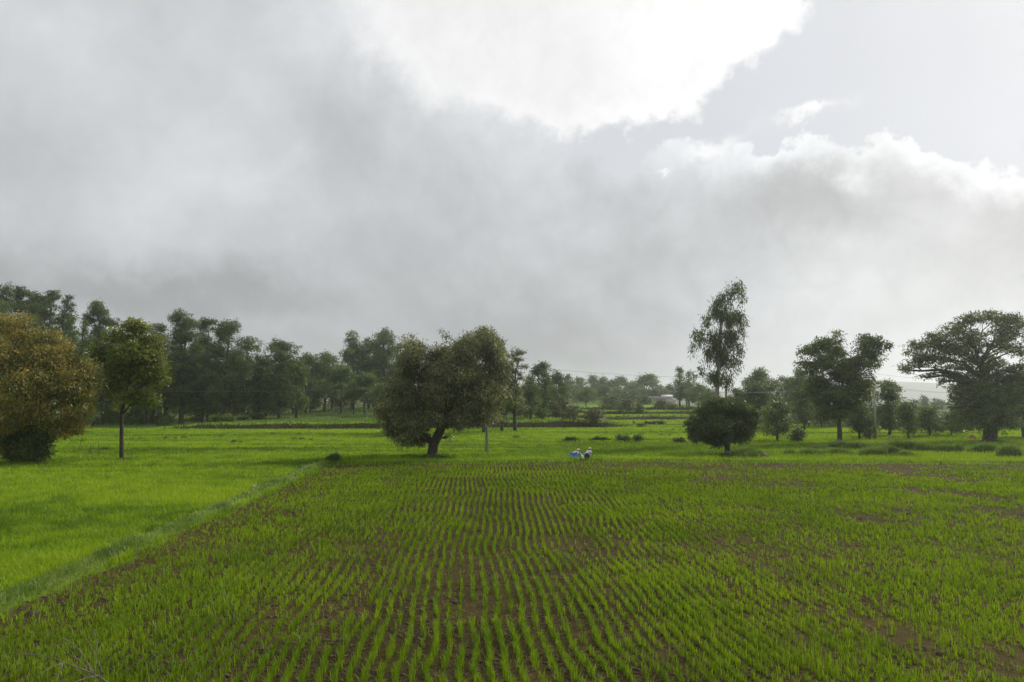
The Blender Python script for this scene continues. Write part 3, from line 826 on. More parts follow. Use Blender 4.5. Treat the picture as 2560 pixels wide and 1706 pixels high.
# px of the trunk, py of the top, width in px, distance (or 'b<py>' where its foot shows), habit, foliage, label
LIST = [
    (8, 712, 96, 150, 'teak', 'leaf_dark', 'tall dark airy tree at the left edge of the photo, above the orange leaved tree', WOOD),
    (50, 716, 84, 156, 'lacy', 'leaf_dark', 'tall dark tree just right of the left edge, its top in three tufts', WOOD),
    (88, 733, 90, 160, 'teak', 'leaf_dark', 'tall dark tree in the gap between two lacy trees, upper left corner of the wood', WOOD),
    (130, 727, 90, 152, 'lacy', 'leaf_dark', 'tall lacy tree with rounded top above the right side of the orange leaved tree', WOOD),
    (174, 738, 46, 150, 'lacy', 'leaf_dark', 'thin see through tree with a narrow tufted top in the left wood', WOOD),
    (10, 752, 60, 118, 'column', 'leaf_light', 'soft pale green crown at the left edge above the orange leaved tree', WOOD),
    (182, 788, 60, 128, 'column', 'leaf_light', 'pale green narrow tree right of the thin lacy tree', WOOD),
    (215, 802, 58, 126, 'column', 'leaf_mid', 'soft green tree between the pale narrow tree and the slender trunked tree', WOOD),
    (249, 750, 84, 150, 'teak', 'leaf_dark', 'tall dark tree with one rounded top behind the slender trunked tree', WOOD),
    (300, 850, 80, 160, 'round', 'leaf_dark', 'dark tree mostly hidden behind the slender trunked tree', WOOD),
    (262, 905, 96, 142, 'bush', 'leaf_dark', 'broad dark low tree between the orange tree and the slender trunk', WOOD),
    (392, 806, 74, 156, 'lacy', 'leaf_dark', 'dark tree with flat layered top just right of the slender trunked tree', WOOD),
    (463, 776, 96, 150, 'teak', 'leaf_dark', 'tallest dark tree in the middle of the left wood, knobbly top', WOOD),
    (515, 792, 90, 158, 'lacy', 'leaf_dark', 'see through tree with sky showing between its tufts, left wood', WOOD),
    (566, 800, 122, 146, 'teak', 'leaf_dark', 'wide dark tree whose right branches reach out level against the sky', WOOD),
    (420, 880, 84, 152, 'round', 'leaf_mid', 'mid green tree below the tallest tree of the left wood', WOOD),
    (368, 905, 80, 148, 'round', 'leaf_dark', 'dark tree right behind the crown of the slender trunked tree', WOOD),
    (456, 958, 84, 'b1053', 'bush', 'leaf_mid', 'small rounded tree standing at the front of the left wood', WOOD),
    (510, 890, 84, 150, 'teak', 'leaf_dark', 'dark tree with a bare lower trunk under the see through tree', WOOD),
    (622, 866, 34, 170, 'column', 'leaf_mid', 'left one of two small pointed tree tops in the wood', WOOD),
    (645, 866, 34, 172, 'column', 'leaf_mid', 'right one of two small pointed tree tops in the wood', WOOD),
    (598, 900, 70, 152, 'teak', 'leaf_dark', 'dark tree under the pointed tree tops', WOOD),
    (702, 850, 100, 147, 'teak', 'leaf_dark', 'dark domed tree with straight trunk standing at the edge of the earth bank', WOOD),
    (652, 905, 66, 150, 'teak', 'leaf_dark', 'dark tree leaning on the left side of the domed tree', WOOD),
    (744, 900, 66, 152, 'teak', 'leaf_mid', 'green tree on the right side of the domed tree', WOOD),
    (766, 880, 66, 188, 'round', 'leaf_mid', 'tree in the dip of the skyline right of the domed tree', WOOD),
    (812, 882, 100, 190, 'round', 'leaf_mid', 'broad flat topped tree on the skyline left of the tall narrow pair', WOOD),
    (778, 945, 84, 182, 'teak', 'leaf_dark', 'dark understory tree below the broad flat topped tree', WOOD),
    (855, 915, 84, 178, 'umbrella', 'leaf_light', 'highest of the light green layered trees', WOOD),
    (914, 935, 84, 168, 'umbrella', 'leaf_light', 'middle light green layered tree with thin bare trunks', WOOD),
    (958, 958, 70, 158, 'umbrella', 'leaf_light', 'lowest light green layered tree, next to the leaning olive tree', WOOD),
    (885, 968, 66, 172, 'umbrella', 'leaf_mid', 'small layered tree under the highest light green tree', WOOD),
    (936, 975, 56, 163, 'umbrella', 'leaf_mid', 'small layered tree under the middle light green tree', WOOD),
    (883, 827, 84, 205, 'column', 'leaf_mid', 'tall narrow soft green tree with a small knob on top', WOOD),
    (924, 846, 84, 210, 'round', 'leaf_mid', 'rounded tree between the tall narrow tree and the stacked one', WOOD),
    (960, 822, 78, 205, 'teak', 'leaf_mid', 'tall tree with a stepped top left of the leaning olive tree', WOOD),
    (1000, 880, 70, 195, 'round', 'leaf_mid', 'tree half hidden behind the left side of the leaning olive tree', WOOD),
    (225, 880, 110, 170, 'bush', 'leaf_dark', 'dark crown deep in the wood above the undergrowth beside the orange tree', WOOD),
    (330, 862, 124, 180, 'bush', 'leaf_dark', 'dark crown deep in the wood straight behind the slender trunk', WOOD),
    (425, 850, 116, 182, 'bush', 'leaf_dark', 'dark crown deep in the wood behind the small rounded front tree', WOOD),
    (505, 848, 116, 178, 'bush', 'leaf_dark', 'dark thicket deep in the wood below the see through tree', WOOD),
    (590, 866, 116, 182, 'bush', 'leaf_dark', 'dark thicket deep in the wood under the wide tree with level branches', WOOD),
    (668, 890, 110, 190, 'bush', 'leaf_dark', 'dark thicket deep in the wood behind the trunk of the domed tree', WOOD),
    (735, 902, 110, 215, 'bush', 'leaf_dark', 'dark thicket far back right of the domed tree trunk', WOOD),
    (830, 908, 116, 225, 'bush', 'leaf_dark', 'dark thicket far back behind the light green layered trees, left part', WOOD),
    (935, 896, 116, 225, 'bush', 'leaf_dark', 'dark thicket far back behind the light green layered trees, right part', WOOD),
    (310, 985, 96, 158, 'bush', 'leaf_dark', 'low thicket between the trunks of the left wood, behind the slender trunk', WOOD),
    (385, 985, 96, 160, 'bush', 'leaf_dark', 'low thicket between the trunks left of the small rounded front tree', WOOD),
    (520, 985, 96, 164, 'bush', 'leaf_dark', 'low thicket between the trunks right of the small rounded front tree', WOOD),
    (600, 990, 100, 172, 'bush', 'leaf_mid', 'low green thicket under the wide tree with level branches', WOOD),
    (668, 1000, 90, 205, 'bush', 'leaf_dark', 'low thicket far behind the trunk of the domed tree', WOOD),
    (745, 1000, 90, 235, 'bush', 'leaf_dark', 'low thicket far back in the open part of the wood', WOOD),
    (850, 1005, 110, 250, 'bush', 'leaf_dark', 'low thicket far behind the thin bare trunks, left', WOOD),
    (945, 1005, 110, 250, 'bush', 'leaf_dark', 'low thicket far behind the thin bare trunks, right', WOOD),
    (1213, 812, 124, 112, 'round', 'leaf_mid', 'tall domed tree rising behind the leaning olive tree', SLOPE),
    (1150, 850, 90, 118, 'round', 'leaf_mid', 'tree hidden behind the heart of the leaning olive tree', SLOPE),
    (1288, 872, 66, 116, 'lacy', 'leaf_olive', 'thin drooping tree right behind the leaning olive tree', SLOPE),
    (1255, 900, 80, 116, 'round', 'leaf_mid', 'tall hanging crown on the right of the leaning olive tree', SLOPE),
    (1350, 905, 70, 152, 'teak', 'leaf_dark', 'dark tree with a flat broad top right of the pale thin post', SLOPE),
    (1325, 950, 70, 142, 'teak', 'leaf_mid', 'lighter tree below the flat topped dark tree', SLOPE),
    (1390, 926, 52, 165, 'round', 'leaf_dark', 'dark tree where the wood ends above the terraces', SLOPE),
    (1368, 960, 66, 156, 'round', 'leaf_dark', 'dark green tree standing in the corner of wood and terraces', SLOPE),
    (1398, 985, 52, 160, 'bush', 'leaf_brown', 'brownish low tree at the right foot of the wood', SLOPE),
    (1310, 1003, 52, 'b1047', 'bush', 'leaf_dark', 'dark bush left of the small bright round tree', SLOPE),
    (1357, 1022, 28, 'b1052', 'round', 'leaf_light', 'small bright round tree on the lowest terrace', SLOPE),
    (1386, 1024, 24, 'b1044', 'round', 'leaf_light', 'second small bright tree, left of the brownish terrace bushes', SLOPE),
    (1425, 1020, 52, 'b1055', 'bush', 'leaf_brown', 'left one of two round brownish bushes on the terrace edge', SLOPE),
    (1483, 1020, 52, 'b1060', 'bush', 'leaf_brown', 'right one of two round brownish bushes on the terrace edge', SLOPE),
    (1465, 967, 60, 'b1017', 'round', 'leaf_mid', 'large round tree with a thick stem on the middle terrace', SLOPE),
    (1528, 986, 56, 'b1026', 'bush', 'leaf_dark', 'broad dark bush right of the large round terrace tree', SLOPE),
    (1564, 996, 48, 'b1033', 'bush', 'leaf_brown', 'olive bush in front of the broad dark bush', SLOPE),
    (1556, 980, 48, 300, 'bush', 'leaf_dark', 'dark bush behind the olive bush, below the skyline', SLOPE),
    (1610, 990, 32, 'b1012', 'bush', 'leaf_dark', 'small dark bush left of the white roofed house', SLOPE),
    (1652, 1003, 30, 'b1025', 'bush', 'leaf_dark', 'round dark bush below the white roofed house', SLOPE),
    (1677, 1013, 26, 'b1027', 'bush', 'leaf_mid', 'small low bush right of the round bush below the house', SLOPE),
    (1598, 1010, 12, 'b1033', 'column', 'leaf_mid', 'thin young tree on the terrace edge', SLOPE),
    (1418, 938, 26, 350, 'lacy', 'leaf_dark', 'small spreading tree alone on the skyline, leftmost on the ridge', SLOPE),
    (1447, 944, 44, 380, 'round', 'leaf_mid', 'ridge tree above the left edge of the large round terrace tree', SLOPE),
    (1484, 939, 30, 395, 'teak', 'leaf_mid', 'ridge tree with a square top above the terraces', SLOPE),
    (1507, 943, 26, 400, 'round', 'leaf_mid', 'narrow ridge tree right of the square topped one', SLOPE),
    (1530, 950, 44, 385, 'round', 'leaf_dark', 'dark ridge tree in the middle of the skyline', SLOPE),
    (1552, 944, 40, 400, 'umbrella', 'leaf_mid', 'flat topped ridge tree right of the middle of the skyline', SLOPE),
    (1578, 957, 40, 370, 'round', 'leaf_mid', 'low ridge tree left of the large flat spreading tree', SLOPE),
    (1616, 937, 68, 345, 'umbrella', 'leaf_mid', 'large flat spreading tree at the right end of the ridge', SLOPE),
    (1600, 968, 50, 330, 'round', 'leaf_dark', 'dark tree under the left side of the flat spreading ridge tree', SLOPE),
    (1642, 964, 46, 335, 'round', 'leaf_mid', 'tree left of the house, under the flat spreading ridge tree', SLOPE),
    (1436, 962, 44, 345, 'round', 'leaf_mid', 'tree on the slope above the large round terrace tree, left side', SLOPE),
    (1496, 972, 52, 330, 'round', 'leaf_dark', 'dark tree on the slope right of the large round terrace tree', SLOPE),
    (1530, 970, 44, 335, 'round', 'leaf_mid', 'tree on the slope behind the broad dark bush', SLOPE),
    (1404, 962, 48, 290, 'round', 'leaf_dark', 'dark tree at the foot of the slope beside the end of the wood', SLOPE),
    (1450, 974, 44, 300, 'round', 'leaf_mid', 'tree peeping out left above the large round terrace tree', SLOPE),
    (1512, 962, 52, 330, 'round', 'leaf_dark', 'dark tree below the narrow ridge tree on the slope', SLOPE),
    (1546, 970, 48, 316, 'round', 'leaf_mid', 'green tree halfway up the slope below the flat topped ridge tree', SLOPE),
    (1584, 974, 50, 304, 'bush', 'leaf_dark', 'dark spreading bush halfway up the slope left of the pale stone wall', SLOPE),
    (1622, 976, 44, 340, 'round', 'leaf_dark', 'dark tree standing behind the pale stone wall', SLOPE),
    (1672, 960, 44, 352, 'round', 'leaf_dark', 'dark tree rising directly behind the white roofed house', SLOPE),
    (1698, 918, 40, 232, 'lacy', 'leaf_mid', 'airy tree with twin tops left of the tall eucalyptus', SLOPE),
    (1722, 928, 40, 236, 'lacy', 'leaf_mid', 'airy tree nearest to the lower leaves of the tall eucalyptus', SLOPE),
    (1716, 955, 62, 228, 'round', 'leaf_dark', 'dark tree under the airy twin tops right of the house', SLOPE),
    (1745, 960, 56, 215, 'round', 'leaf_mid', 'tree behind the foot of the tall eucalyptus', SLOPE),
    (1770, 972, 56, 205, 'round', 'leaf_mid', 'tree between the eucalyptus trunk and the low dark round tree', SLOPE),
    (1898, 921, 100, 150, 'round', 'leaf_mid', 'broad domed tree on the skyline right of the tall eucalyptus', RIGHTG),
    (1884, 952, 84, 118, 'round', 'leaf_dark', 'dark tree in front of the broad domed tree', RIGHTG),
    (1840, 968, 60, 122, 'round', 'leaf_dark', 'dark tree touching the right side of the eucalyptus trunk', RIGHTG),
    (1962, 938, 70, 165, 'round', 'leaf_mid', 'soft green tree in the gap between domed tree and two lobed tree', RIGHTG),
    (1998, 925, 70, 160, 'round', 'leaf_mid', 'tree behind the left lobe of the two lobed tree', RIGHTG),
    (1944, 1002, 78, 'b1105', 'teak', 'leaf_mid', 'small leafy tree standing right of the low dark round tree', RIGHTG),
    (2007, 965, 64, 120, 'teak', 'leaf_dark', 'dark thin stemmed tree left of the two lobed tree trunk', RIGHTG),
    (2050, 1000, 80, 130, 'round', 'leaf_dark', 'dark tree behind the trunk of the two lobed tree', RIGHTG),
    (2217, 955, 108, 103, 'teak', 'leaf_mid', 'rounded green tree right behind the utility pole', RIGHTG),
    (2149, 1000, 56, 'b1100', 'teak', 'leaf_dark', 'small thin stemmed tree left of the utility pole', RIGHTG),
    (2272, 1005, 60, 'b1100', 'teak', 'leaf_mid', 'small thin stemmed tree right of the rounded tree by the pole', RIGHTG),
    (2175, 1040, 34, 'b1101', 'bush', 'leaf_mid', 'bush against the foot of the utility pole', RIGHTG),
    (2322, 1012, 92, 102, 'bush', 'leaf_mid', 'bushy low tree left of the huge spreading tree', RIGHTG),
    (2376, 1030, 70, 104, 'bush', 'leaf_dark', 'dark bush touching the left skirt of the huge spreading tree', RIGHTG),
    (2310, 990, 18, 320, 'column', 'leaf_mid', 'distant single tree standing out in the haze', RIGHTG),
    (2283, 1001, 36, 300, 'round', 'leaf_mid', 'distant hazy tree left of the single one', RIGHTG),
    (2345, 1000, 44, 330, 'round', 'leaf_mid', 'distant hazy tree right of the single one', RIGHTG),
    (2400, 996, 44, 330, 'round', 'leaf_mid', 'distant hazy tree seen beneath the huge spreading crown', RIGHTG),
    (2552, 935, 96, 98, 'round', 'leaf_dark', 'dark dense tree at the right edge beside the massive trunk', RIGHTG),
    (1915, 1005, 100, 128, 'bush', 'leaf_dark', 'dark thicket at the back of the right meadow, behind the small leafy tree', RIGHTG),
    (2020, 1015, 110, 134, 'bush', 'leaf_dark', 'dark thicket at the back, left of the two lobed tree trunk', RIGHTG),
    (2120, 1010, 110, 138, 'bush', 'leaf_mid', 'green thicket at the back, right of the two lobed tree trunk', RIGHTG),
    (2220, 1020, 110, 132, 'bush', 'leaf_dark', 'dark thicket at the back, behind the foot of the utility pole', RIGHTG),
    (2320, 1030, 120, 138, 'bush', 'leaf_mid', 'green thicket at the back, left of the reddish earth heap', RIGHTG),
    (2430, 1030, 120, 142, 'bush', 'leaf_dark', 'dark thicket at the back, behind the reddish earth heap', RIGHTG),
    (1810, 1000, 90, 150, 'bush', 'leaf_dark', 'dark thicket behind the low dark round tree', RIGHTG),
    (1995, 1072, 40, 'b1107', 'bush', 'leaf_dark', 'dark low bush left of the two lobed tree on the meadow edge', RIGHTG),
]
for k, (px, py, wpx, dist, style, mat, label, grp) in enumerate(LIST):
    r = np.random.default_rng(1000 + k)
    if isinstance(dist, str):
        b = base_at(px, float(dist[1:])); D = b[1]
    else:
        D = float(dist); bx = at(px, py, D)[0]; b = np.array([bx, D, gz(bx, D)])
    h = at(px, py, D)[2] - b[2]
    w = wpx * D / F * (1.4 if grp == WOOD and style in ('teak', 'lacy') else 1.2)
    cl, tp, rad = auto_clumps(h, w, style, r)
    sil = h * w
    ls = max(.22, .0019 * D)
    n = int(np.clip(sil * {'lacy': 1.7, 'umbrella': 3.2}.get(style, 3.4) / (ls * ls * .40) * 1.35, 1500, 28000))
    nm = {'round': 'broadleaf_tree', 'teak': 'teak_tree', 'umbrella': 'layered_tree', 'lacy': 'airy_tree', 'column': 'narrow_tree', 'bush': 'bush'}[style]
    tree(nm, label, b, cl, tp, rad, mat, (ls, ls * .5), n, 2000 + k, group=grp, cat_='bush' if style == 'bush' else 'tree', cl_r=ls * (1.0 if style != 'lacy' else .85), lobes=6, twig=2, droop=.2, shell=.55, bark='bark')

ORD = ['leftmost', 'second from left', 'third from left', 'fourth from left', 'fifth from left', 'sixth from left', 'seventh from left', 'eighth from left', 'ninth from left', 'tenth from left', 'eleventh from left', 'twelfth from left', 'thirteenth from left', 'fourteenth from left', 'fifteenth from left', 'sixteenth from left']


def leafy(name, label, cat_, group, b, w, h, mat, ls, n, seed):
    """A low shrub with no visible stem: one mesh."""
    r = np.random.default_rng(seed)
    cl = []
    for k in range(max(3, int(w / max(h, .2) * 1.6))):
        cl.append((r.uniform(-.5, .5) * w, r.uniform(-.3, .3) * h, h * r.uniform(.25, .55), h * .6, h * .6, h * r.uniform(.35, .5), 1))
    P, O, t0, _, _ = crown_points(cl, n, r, ls * .9, 10, 5, .4)
    P = P[:]; P[:, 2] = np.maximum(P[:, 2], .05)
    ax = O * .5 + r.normal(size=O.shape) * .6 + np.array([0, 0, .25]); ax /= np.linalg.norm(ax, axis=1)[:, None]
    v, f = quad_leaves(P, ax, ls * r.uniform(.7, 1.3, len(P)), ls * .5 * r.uniform(.7, 1.3, len(P)), r)
    o = mesh(name, v, [f], M[mat], attrs={'tint': np.repeat(np.clip(.5 * t0 + .5 * r.random(len(P)), 0, 1), 4)}, loc=b)
    return tag(o, label, cat_, group)


# undergrowth at the foot of the left wood
ux = [214, 246, 276, 332, 366, 400, 430, 492, 520, 556, 592, 628]
for k, px in enumerate(ux):
    py = 1066 - (k % 3) * 3 - (8 if px > 480 else 0)
    b = base_at(px, py)
    leafy('undergrowth_shrub', 'low dark shrub at the foot of the left wood, ' + ORD[k] + ' of twelve', 'shrub', 'shrubs at the foot of the left wood', b, 3.6, 1.5 + .5 * (k % 2) - .5 * (px > 480), 'leaf_dark' if k % 3 else 'leaf_mid', .34, 1500, 3000 + k)


# tussocks
def tuft(name, label, cat_, group, b, w, h, mat, n, seed, dep=None, bw=.03):
    r = np.random.default_rng(seed)
    dep = dep or min(w, .8) * .5
    x = np.clip(r.normal(0, w * .23, n), -w * .48, w * .48); y = r.normal(0, dep * .35, n)
    hh = h * r.uniform(.5, 1.05, n) * (1 - .45 * (np.abs(x) / (w / 2)) ** 2) * (.7 + .5 * vnoise(x, y, max(.25, w * .12), seed))
    wx, wy = b[0] + x, b[1] + y
    z = zt(wx, wy) - b[2]
    v, f, k = blades(np.stack([x, y, z - .02], 1), hh, bw * r.uniform(.6, 1.3, n), r.uniform(.1, .7, n), r.uniform(0, 6.28, n), True)
    o = mesh(name, v, f, M[mat], attrs={'tint': np.repeat(np.clip(.5 + r.normal(0, .25, n), 0, 1), k)}, loc=b)
    return tag(o, label, cat_, group)


TG = 'dark grass tussocks in the left paddy'
tus = [(330, 1101), (350, 1100), (414, 1101), (436, 1100), (460, 1098), (552, 1095), (586, 1110), (594, 1093), (604, 1110), (618, 1093), (682, 1089), (699, 1087), (747, 1087), (735, 1101), (755, 1102), (776, 1103)]
for k, (px, py) in enumerate(sorted(tus)):
    b = base_at(px, py)
    tuft('grass_tussock', 'dark grass tussock in the left paddy, ' + ORD[k] + ' of sixteen', 'tussock', TG, b, [.9, .7, 1.1, .8][k % 4], [.42, .34, .5, .38][k % 4], 'tussock', 260, 4000 + k, bw=.05)
tuft('grass_tussock', 'grass tussock beside the thin stakes, left of the slender trunk', 'tussock', 'single grass tussocks', base_at(260, 1128), 1.1, .5, 'tussock', 300, 4040, bw=.04)
tuft('grass_tussock', 'flat grass tussock right of the slender trunked tree', 'tussock', 'single grass tussocks', base_at(584, 1143), 1.5, .3, 'tussock', 320, 4041, bw=.04)
tuft('grass_tussock', 'small dark tussock in the paddy right of the concrete post', 'tussock', 'single grass tussocks', base_at(1292, 1098), 1.3, .5, 'tussock', 300, 4042, bw=.05)
mt = [(1515, 1084), (1579, 1088), (1608, 1089), (1653, 1091), (1675, 1092), (1682, 1077), (1702, 1078)]
for k, (px, py) in enumerate(mt):
    tuft('grass_tussock', 'tiny dark tussock in the far middle paddy, ' + ORD[k] + ' of seven', 'tussock', 'tiny tussocks in the far middle paddy', base_at(px, py), [.8, .7, .9, 1.1][k % 4], .4, 'tussock', 200, 4060 + k, bw=.06)
# the tall grass and shrubs on the boundary of the middle field
tuft('grass_clump', 'pointed grass clump on the middle field boundary, above the crouching workers', 'grass clump', 'grass clumps on the middle field boundary', base_at(1428, 1106), 2.0, .8, 'tussock', 900, 4100, bw=.04)
tuft('grass_clump', 'long thick grass clump in the middle of the field boundary', 'grass clump', 'grass clumps on the middle field boundary', base_at(1500, 1105), 2.6, .75, 'tussock', 1500, 4101, bw=.04)
leafy('boundary_shrub', 'largest dark shrub on the middle field boundary', 'shrub', None, base_at(1574, 1106), 2.2, .75, 'leaf_dark', .2, 1800, 4102)
leafy('brush_heap', 'brown heap of cut brush beside the low dark round tree', 'brush heap', None, base_at(1697, 1108), 1.2, .5, 'leaf_brown', .2, 900, 4103)
leafy('hedge', 'long low hedge at the end of the first earth bank', 'hedge', None, base_at(1636, 1063), 3.4, .75, 'leaf_brown', .26, 1500, 4104)
leafy('boundary_shrub', 'pale green shrub spilling over the end of the first earth bank', 'shrub', None, base_at(1606, 1069), 1.3, .7, 'leaf_mid', .24, 900, 4105)
for tk, (nm_, dtt) in enumerate((('lowest', 181), ('middle', 201), ('upper', 226))):
    for k, hx in enumerate((3, 13, 24, 35, 46)):
        hy = dtt + 5 * (float(fbm(np.array([hx]), np.array([0.]), 30, 90 + 9 * tk)[0]) - .5) * 2 + .06 * hx
        b = np.array([hx + 1.5 * tk, hy, gz(hx + 1.5 * tk, hy) - .1])
        leafy('terrace_hedge', 'low dark hedge along the ' + nm_ + ' terrace bank, ' + ORD[k] + ' of five', 'hedge', 'hedges along the terrace banks', b, 8.5, .85, 'leaf_brown' if (k + tk) % 2 else 'leaf_dark', .34, 1500, 4150 + 10 * tk + k)
# small shrub at the corner of the row field
leafy('field_shrub', 'small feathery shrub at the far left corner of the rice rows', 'shrub', None, base_at(828, 1157), .85, .62, 'leaf_dark', .16, 1600, 4106)
# tall grass by the round tree and the reeds of the right meadow
tuft('grass_clump', 'big soft light green grass mound right of the low dark round tree', 'grass clump', None, base_at(1866, 1140), 2.6, 1.0, 'reed', 2600, 4110, dep=1.6, bw=.03)
RG = 'reed clumps in the right meadow'
reeds = [(1976, 1140, 1.6, .55), (2024, 1139, 2.4, .55), (2050, 1126, 2.0, .5), (2090, 1139, 3.0, .6), (2105, 1124, 3.2, .75), (2145, 1126, 3.4, .75), (2185, 1141, 2.6, .75), (2228, 1140, 2.4, .8), (2255, 1130, 4.4, .95), (2310, 1131, 2.6, .85), (2262, 1143, 1.8, .5), (2365, 1132, 2.2, .75), (2396, 1132, .9, .8), (2461, 1133, 2.8, .8), (2526, 1144, 2.2, .95)]
ro = ['leftmost', 'second from left', 'third from left', 'fourth from left', 'fifth from left', 'sixth from left', 'seventh from left', 'eighth from left', 'ninth from left', 'tenth from left', 'eleventh from left', 'twelfth from left', 'thirteenth from left', 'second from right', 'rightmost']
for k, (px, py, w, h) in enumerate(sorted(reeds)):
    tuft('reed_clump', 'tall dark green reed clump in the right meadow, ' + ro[k] + ' of fifteen', 'reeds', RG, base_at(px, py), w, h * 1.35, 'reed', int(620 * w), 4200 + k, dep=.8, bw=.035)


for k, (px, py, w, h, lb) in enumerate(((1079, 1148, 3.2, .45, 'dark grass round the foot of the leaning olive tree'), (305, 1155, 1.5, .4, 'dark grass round the foot of the slender trunked tree'), (1822, 1141, 1.6, .45, 'grass round the foot of the low dark round tree'), (2100, 1112, 2.0, .45, 'grass round the foot of the two lobed tree'), (2474, 1108, 3.2, .5, 'dark grass round the foot of the massive trunk'))):
    tuft('grass_clump', lb, 'grass clump', None, base_at(px, py), w, h, 'tussock', int(420 * w), 4300 + k, dep=1.0, bw=.035)


# ------------------------------------------------------------------ mounds
def mound(name, label, cat_, b, w, d, h, mat, seed):
    r = np.random.default_rng(seed)
    nr, na = 9, 22
    V = []
    for i in range(nr + 1):
        t = i / nr
        for j in range(na):
            a = 2 * math.pi * j / na
            rr = (1 - t) * (1 + .18 * math.sin(a * 3 + seed) + .08 * math.sin(a * 7))
            x, y = w / 2 * rr * math.cos(a), d / 2 * rr * math.sin(a)
            z = h * (1 - (1 - t) ** 2.0) * (1 + .12 * math.sin(5 * a + 4 * t)) + r.normal(0, .02 * h) * 2 - .06
            V.append((x, y, z))
    idx = np.arange((nr + 1) * na).reshape(nr + 1, na)
    q = np.stack([idx[:-1], np.roll(idx, -1, 1)[:-1], np.roll(idx, -1, 1)[1:], idx[1:]], -1).reshape(-1, 4)
    return tag(mesh(name, V, [q], M[mat], smooth=True, loc=b), label, cat_)


mound('earth_mound', 'heap of reddish earth left of the massive trunk', 'earth mound', base_at(2430, 1099), 1.7, 1.2, .55, 'red_earth', 3)
mound('earth_mound', 'brown heap of dug earth and straw right of the soft grass mound', 'earth mound', base_at(1902, 1140), 1.5, 1.1, .42, 'brown_earth', 5)


# ------------------------------------------------------------------ power line
def lathe(mb, c, prof, sides=10):
    c = np.asarray(c, float)
    return mb.tube([c + np.array([0, 0, z]) for z, _ in prof], [r_ for _, r_ in prof], sides)


INS = [(-.02, .02), (.03, .022), (.04, .055), (.09, .06), (.10, .04), (.12, .055), (.16, .05), (.19, .025)]


def power_pole(label, b, h, ang, group):
    root = empty('utility_pole', b, label, 'utility pole', group)
    root.rotation_euler = (0, 0, ang)
    MB().box((0, 0, h / 2 - .3), (.26, .20, h + .6), taper=.62).build('post', M['concrete'], root)
    ca = MB()
    ca.box((0, -.13, h - 1.30), (1.15, .07, .08)); ca.box((-.28, -.13, h - 1.48), (.04, .03, .34)); ca.box((.28, -.13, h - 1.48), (.04, .03, .34))
    ca.box((0, -.12, h - 1.62), (.62, .03, .04))
    ca.build('crossarm', M['iron'], root)
    br = MB(); br.box((-.10, 0, h - .25), (.035, .10, .62)); br.box((.10, 0, h - .25), (.035, .10, .62)); br.box((0, 0, h + .075), (.235, .11, .03)); br.box((0, 0, h + .19), (.03, .03, .2))
    br.build('top_bracket', M['iron'], root)
    pts = []
    for x, y, z in ((-.5, -.13, h - 1.25), (.5, -.13, h - 1.25), (0, 0, h + .30)):
        lathe(MB(), (x, y, z), INS).build('insulator', M['porcelain'], root, smooth=True)
        pts.append((x, y, z + .17))
    cs, sn = math.cos(ang), math.sin(ang)
    return [np.array([b[0] + x * cs - y * sn, b[1] + x * sn + y * cs, b[2] + z]) for x, y, z in pts]


P2b = base_at(2189, 1101); P1b = base_at(1217, 1138)
hp2 = at(2189, 944, P2b[1])[2] - P2b[2]
dv = P1b - P2b
ang = math.atan2(dv[1], dv[0]) + math.pi / 2
PG = 'concrete power poles'
w2 = power_pole('tall concrete power pole with crossarm standing between trees at the right', P2b, hp2, ang, PG)
w1 = power_pole('concrete power pole whose top is lost in the leaning olive tree', P1b, hp2, ang, PG)
P0b = np.array([-50.0, 75.0, 0]); P0b[2] = gz(P0b[0], P0b[1])
P3b = P2b - dv * 1.0; P3b[2] = gz(P3b[0], P3b[1])
w0 = power_pole('concrete power pole hidden behind the orange leaved tree at the left edge', P0b, hp2, ang, PG)
w3 = power_pole('concrete power pole beyond the right edge behind the huge spreading tree', P3b, hp2, ang, PG)
for k, lb in enumerate(('power wire on the near end of the crossarms', 'power wire on the far end of the crossarms', 'topmost power wire running from pole top to pole top')):
    pts = []
    for a_, c_ in ((w3[k], w2[k]), (w2[k], w1[k]), (w1[k], w0[k])):
        t = np.linspace(0, 1, 25)[:-1]
        seg = a_ + (c_ - a_) * t[:, None]
        seg[:, 2] -= .9 * 4 * t * (1 - t)
        pts.append(seg)
    pts = np.concatenate(pts + [w0[k][None]])
    mbw = MB().tube(pts, .010, 5)
    tag(mbw.build('power_wire', M['wire']), lb, 'wire', 'wires of the power line')


def plain_post(label, px, py_top, py_base, rad, D=None):
    b = base_at(px, py_base)
    h = at(px, py_top, b[1])[2] - b[2]
    MBp = MB().tube([(0, 0, -.3), (0, 0, h * .5), (.03, 0, h)], [rad, rad * .9, rad * .75], 8)
    MBp.box((0, 0, h - .35), (.7, .06, .06))
    return tag(MBp.build('thin_pole', M['concrete'], loc=b), label, 'pole', 'thin pale poles')


plain_post('thin pale pole at the wood edge right of the leaning olive tree', 1271, 984, 1057, .075)
plain_post('thin pale pole on the terraces left of the tall eucalyptus', 1736, 1000, 1028, .08)

